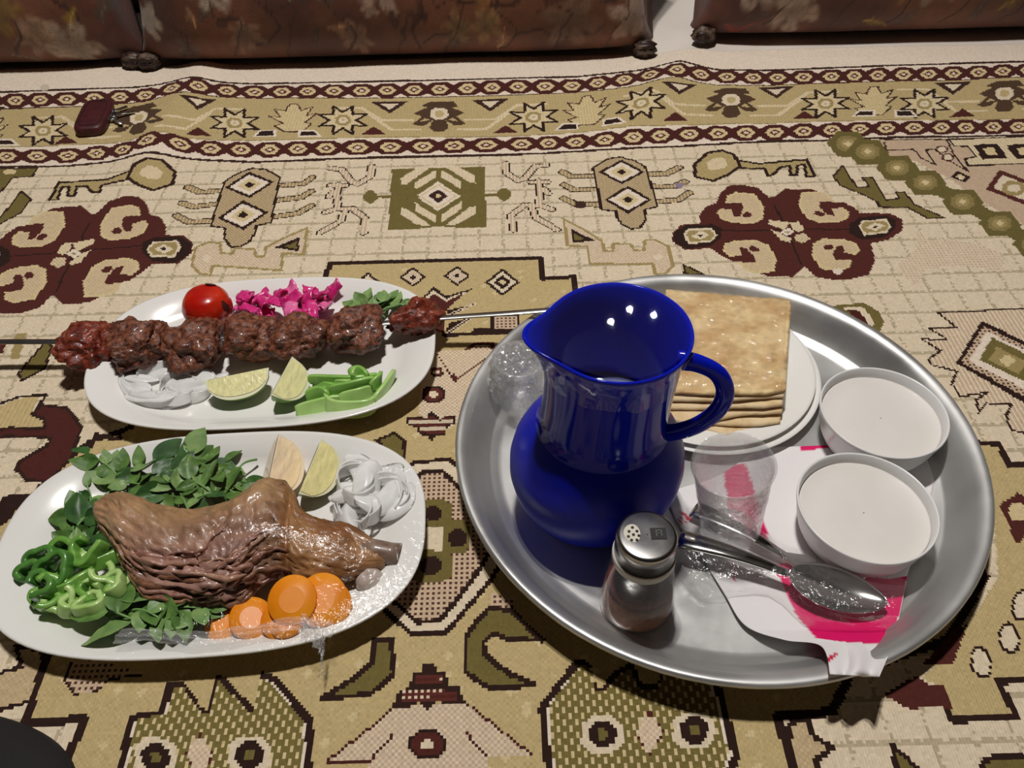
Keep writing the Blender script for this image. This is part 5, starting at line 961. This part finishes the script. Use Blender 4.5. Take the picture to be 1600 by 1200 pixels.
# clear sleeve
SL = [(1050, 790), (1130, 800), (1230, 850), (1330, 880), (1415, 905)]; SR = [(1050, 880), (1100, 935), (1200, 930), (1270, 985), (1398, 985)]
LL = smooth_path([(x, y, 0) for x, y in SL], 70); RR = smooth_path([(x, y, 0) for x, y in SR], 70); V = []
for i in range(70):
    t = i / 69
    for j in range(40):
        s = j / 39; px, py = LL[i].x * (1 - s) + RR[i].x * s, LL[i].y * (1 - s) + RR[i].y * s
        z = TZ + .004 + (.017 + .009 * min(1, max(0, (t - .4) * 4))) * math.sin(math.pi * s) ** .7 + .003 * abs(fbm(t * 6, s * 5, 3, 3)); V.append(GV(px, py, z))
b0 = GV(1230, 900, TZ); tag(mesh('cutlery_sleeve', [v - b0 for v in V], grid_faces(70, 40), FILM2, loc=b0), 'crinkled clear plastic sleeve around the spoon and fork', 'plastic sleeve')

# small glass bundled in film behind the jug
c = GV(812, 602, .030); wg = thing('wrapped_glass', (c.x, c.y, TZ), 'small glass bundled in crumpled clear film behind the jug', 'glass')
mesh('glass', *lathe([(.0005, .001), (.022, .001), (.023, .003), (.024, .03), (.026, .062), (.0245, .062), (.0225, .03), (.0205, .006), (.0005, .005)], 48), CUPM, wg)
tv, tf = ico(5); T = []
for p in tv:
    r = 1 + .16 * abs(fbm(p.x * 2.4, p.y * 2.4, p.z * 2.4, 2)) + .10 * abs(fbm(p.x * 7, p.y * 7, p.z * 7, 2)); T.append((p.x * .030 * r, p.y * .030 * r, max(.0004, p.z * .036 * r + .034)))
mesh('film_wrap', T, tf, film_mat('bundle_film', .16, .08, edge=.7, haze=.10), wg, smooth=False)

# cling film over the shank platter
def clingfilm(cx, cy, a_, b_, rz, bumps, label, seed, zmax):
    V = []; nu, nv = 46, 120; cr_, sr = math.cos(rz), math.sin(rz)
    for i in range(nu):
        s = i / (nu - 1) * 1.004
        for k in range(nv):
            t = 2 * math.pi * k / nv; ct, st = math.cos(t), math.sin(t); r = (abs(ct) ** 2.7 + abs(st) ** 2.7) ** (-1 / 2.7)
            x, y = max(s, .004) * a_ * r * ct, max(s, .004) * b_ * r * st; wx, wy = cx + x * cr_ - y * sr, cy + x * sr + y * cr_
            z = .0285 + sum(h * math.exp(-((wx - bx) / sx) ** 2 - ((wy - by) / sy) ** 2) for bx, by, sx, sy, h in bumps) * min(1, (1.004 - s) * 5) + (.0007 * abs(fbm(wx * 45, wy * 45, seed, 3)) + .0010 * abs(nz(wx * 14 + wy * 60, wy * 9, seed))) * min(1, (1.01 - s) * 8)
            V.append((wx - cx, wy - cy, z))
    tag(mesh('cling_film', V, grid_faces(nu, nv, False, True), FILM, loc=(cx, cy, 0)), label, 'plastic film')
lc = [GV(x, y, .04) for x, y in ((260, 850), (400, 830), (520, 850))]
clingfilm(-.2665, .4215, .1865, .1165, .035, [(lc[0].x, lc[0].y, .055, .045, .028), (lc[1].x, lc[1].y, .055, .05, .026), (lc[2].x, lc[2].y, .06, .04, .016), (lc[0].x, lc[0].y + .07, .06, .03, .012)], 'clear cling film stretched over the lamb shank platter', 3.3, .07)
FOLDF = film_mat('gathered_film', .03, .18, edge=.12, haze=.16)
# loose twisted film end at the platter's front lip
for (pp, w, lab) in (([(180, 996), (240, 992), (310, 1000), (400, 985), (470, 975), (520, 985)], .012, 'gathered fold of clear film along the shank platter front'), ([(470, 975), (500, 1000), (505, 1030)], .018, 'loose tail of clear film hanging off the shank platter')):
    P = smooth_path([GV(x, y, .033 - .010 * (1 if (x > 495 and y > 1020) else 0)) for x, y in pp], 60); b0 = P[0].copy(); V = []
    for i, p in enumerate(P):
        for j in range(14):
            s = j / 13 - .5; V.append(p - b0 + Vector((.003 * nz(i * .3, j, 2), s * w * (1 + .5 * nz(i * .15, 3)), .0030 * abs(nz(i * .35, j * .5, 5)) + .001 * math.sin(j * 1.1 + i * .3))))
    tag(mesh('film_fold', V, grid_faces(60, 14), FOLDF, loc=b0), lab, 'plastic film')
# ------------------------------------------------------------------ keys in a maroon case
kc = GV(152, 192, 0); zc = float(carpet_z(np.array(kc.x), np.array(kc.y))); ks = thing('key_case', (kc.x, kc.y, zc), 'maroon leather key case with keys lying on the carpet border', 'key case')
LEA = mat('maroon_leather', (74, 26, 30), .5, col2=(58, 20, 24), scale=80, bump=.3, bscale=240)
A0, A1 = GV(140, 213, 0), GV(160, 166, 0); ax = (A1 - A0); L = ax.length; ax.normalize(); sd = Vector((-ax.y, ax.x, 0)); V = []; wk = .0235
for zz, ins in ((.001, .0015), (.004, 0), (.012, 0), (.015, .0015), (.016, .005)):
    for k in range(40):
        t = 2 * math.pi * k / 40; ct, st = math.cos(t), math.sin(t); r = (abs(ct) ** 5 + abs(st) ** 5) ** (-.2); p = (A0 + A1) / 2 - kc + ax * (ct * r * (L / 2 - ins)) + sd * (st * r * (wk - ins)); V.append((p.x, p.y, zz))
mesh('leather_case', V, grid_faces(5, 40, False, True) + [tuple(range(40)), tuple(range(160, 200))], LEA, ks)
mesh('stitching', *tube([(v[0] * .9, v[1] * .9, .0163) for v in V[160:200]] + [tuple(np.array(V[160]) * (.9, .9, 1) + (0, 0, .0003))], .0006, 6), mat('dark_thread', (40, 16, 18), .8), ks)
for (a, b_) in (((172, 180), (200, 170)), ((178, 184), (212, 178)), ((176, 188), (192, 198))):
    p, q = GV(*a, 0) - kc, GV(*b_, 0) - kc; p.z = q.z = .006
    k_ = mesh('key', *ribbon([p, p * .6 + q * .4, q], lambda t: .008 - .004 * t, .002, upv=(ax.x, ax.y, 0)), STEEL, ks)
    mesh('key_bow', *ribbon([p + Vector((.007 * math.cos(a_), .007 * math.sin(a_), 0)) for a_ in [6.283 * i / 18 for i in range(18)]], .004, .002, closed=True, upv=(0, 0, 1)), STEEL, ks)
pr_ = GV(169, 180, 0) - kc; mesh('key_ring', *tube([pr_ + Vector((.009 * math.cos(a_), .009 * math.sin(a_), .007 + .003 * math.sin(a_))) for a_ in [6.283 * i / 20 for i in range(21)]], .0011, 6), STEEL, ks)

# dark cloth at the near left corner
c = GV(-110, 1300, 0); V = []; nu, nv = 40, 60
for i in range(nu):
    s = i / (nu - 1)
    for k in range(nv):
        t = 2 * math.pi * k / nv; R_ = .088 * (1 + .06 * math.sin(3 * t + 1)); z = .024 * math.sqrt(max(0, 1 - s ** 2.6)) * (1 + .12 * fbm(s * 3 * math.cos(t), s * 3 * math.sin(t), 4, 3)) + .001
        V.append((max(s, .003) * R_ * math.cos(t) * 1.1, max(s, .003) * R_ * math.sin(t), max(z, .0008)))
tag(mesh('black_cloth', V, grid_faces(nu, nv, False, True), mat('black_cloth', (24, 20, 22), .85, bump=.3, bscale=300), loc=(c.x, c.y, 0)), 'black cloth bundle lying on the carpet in front of the shank platter', 'cloth')
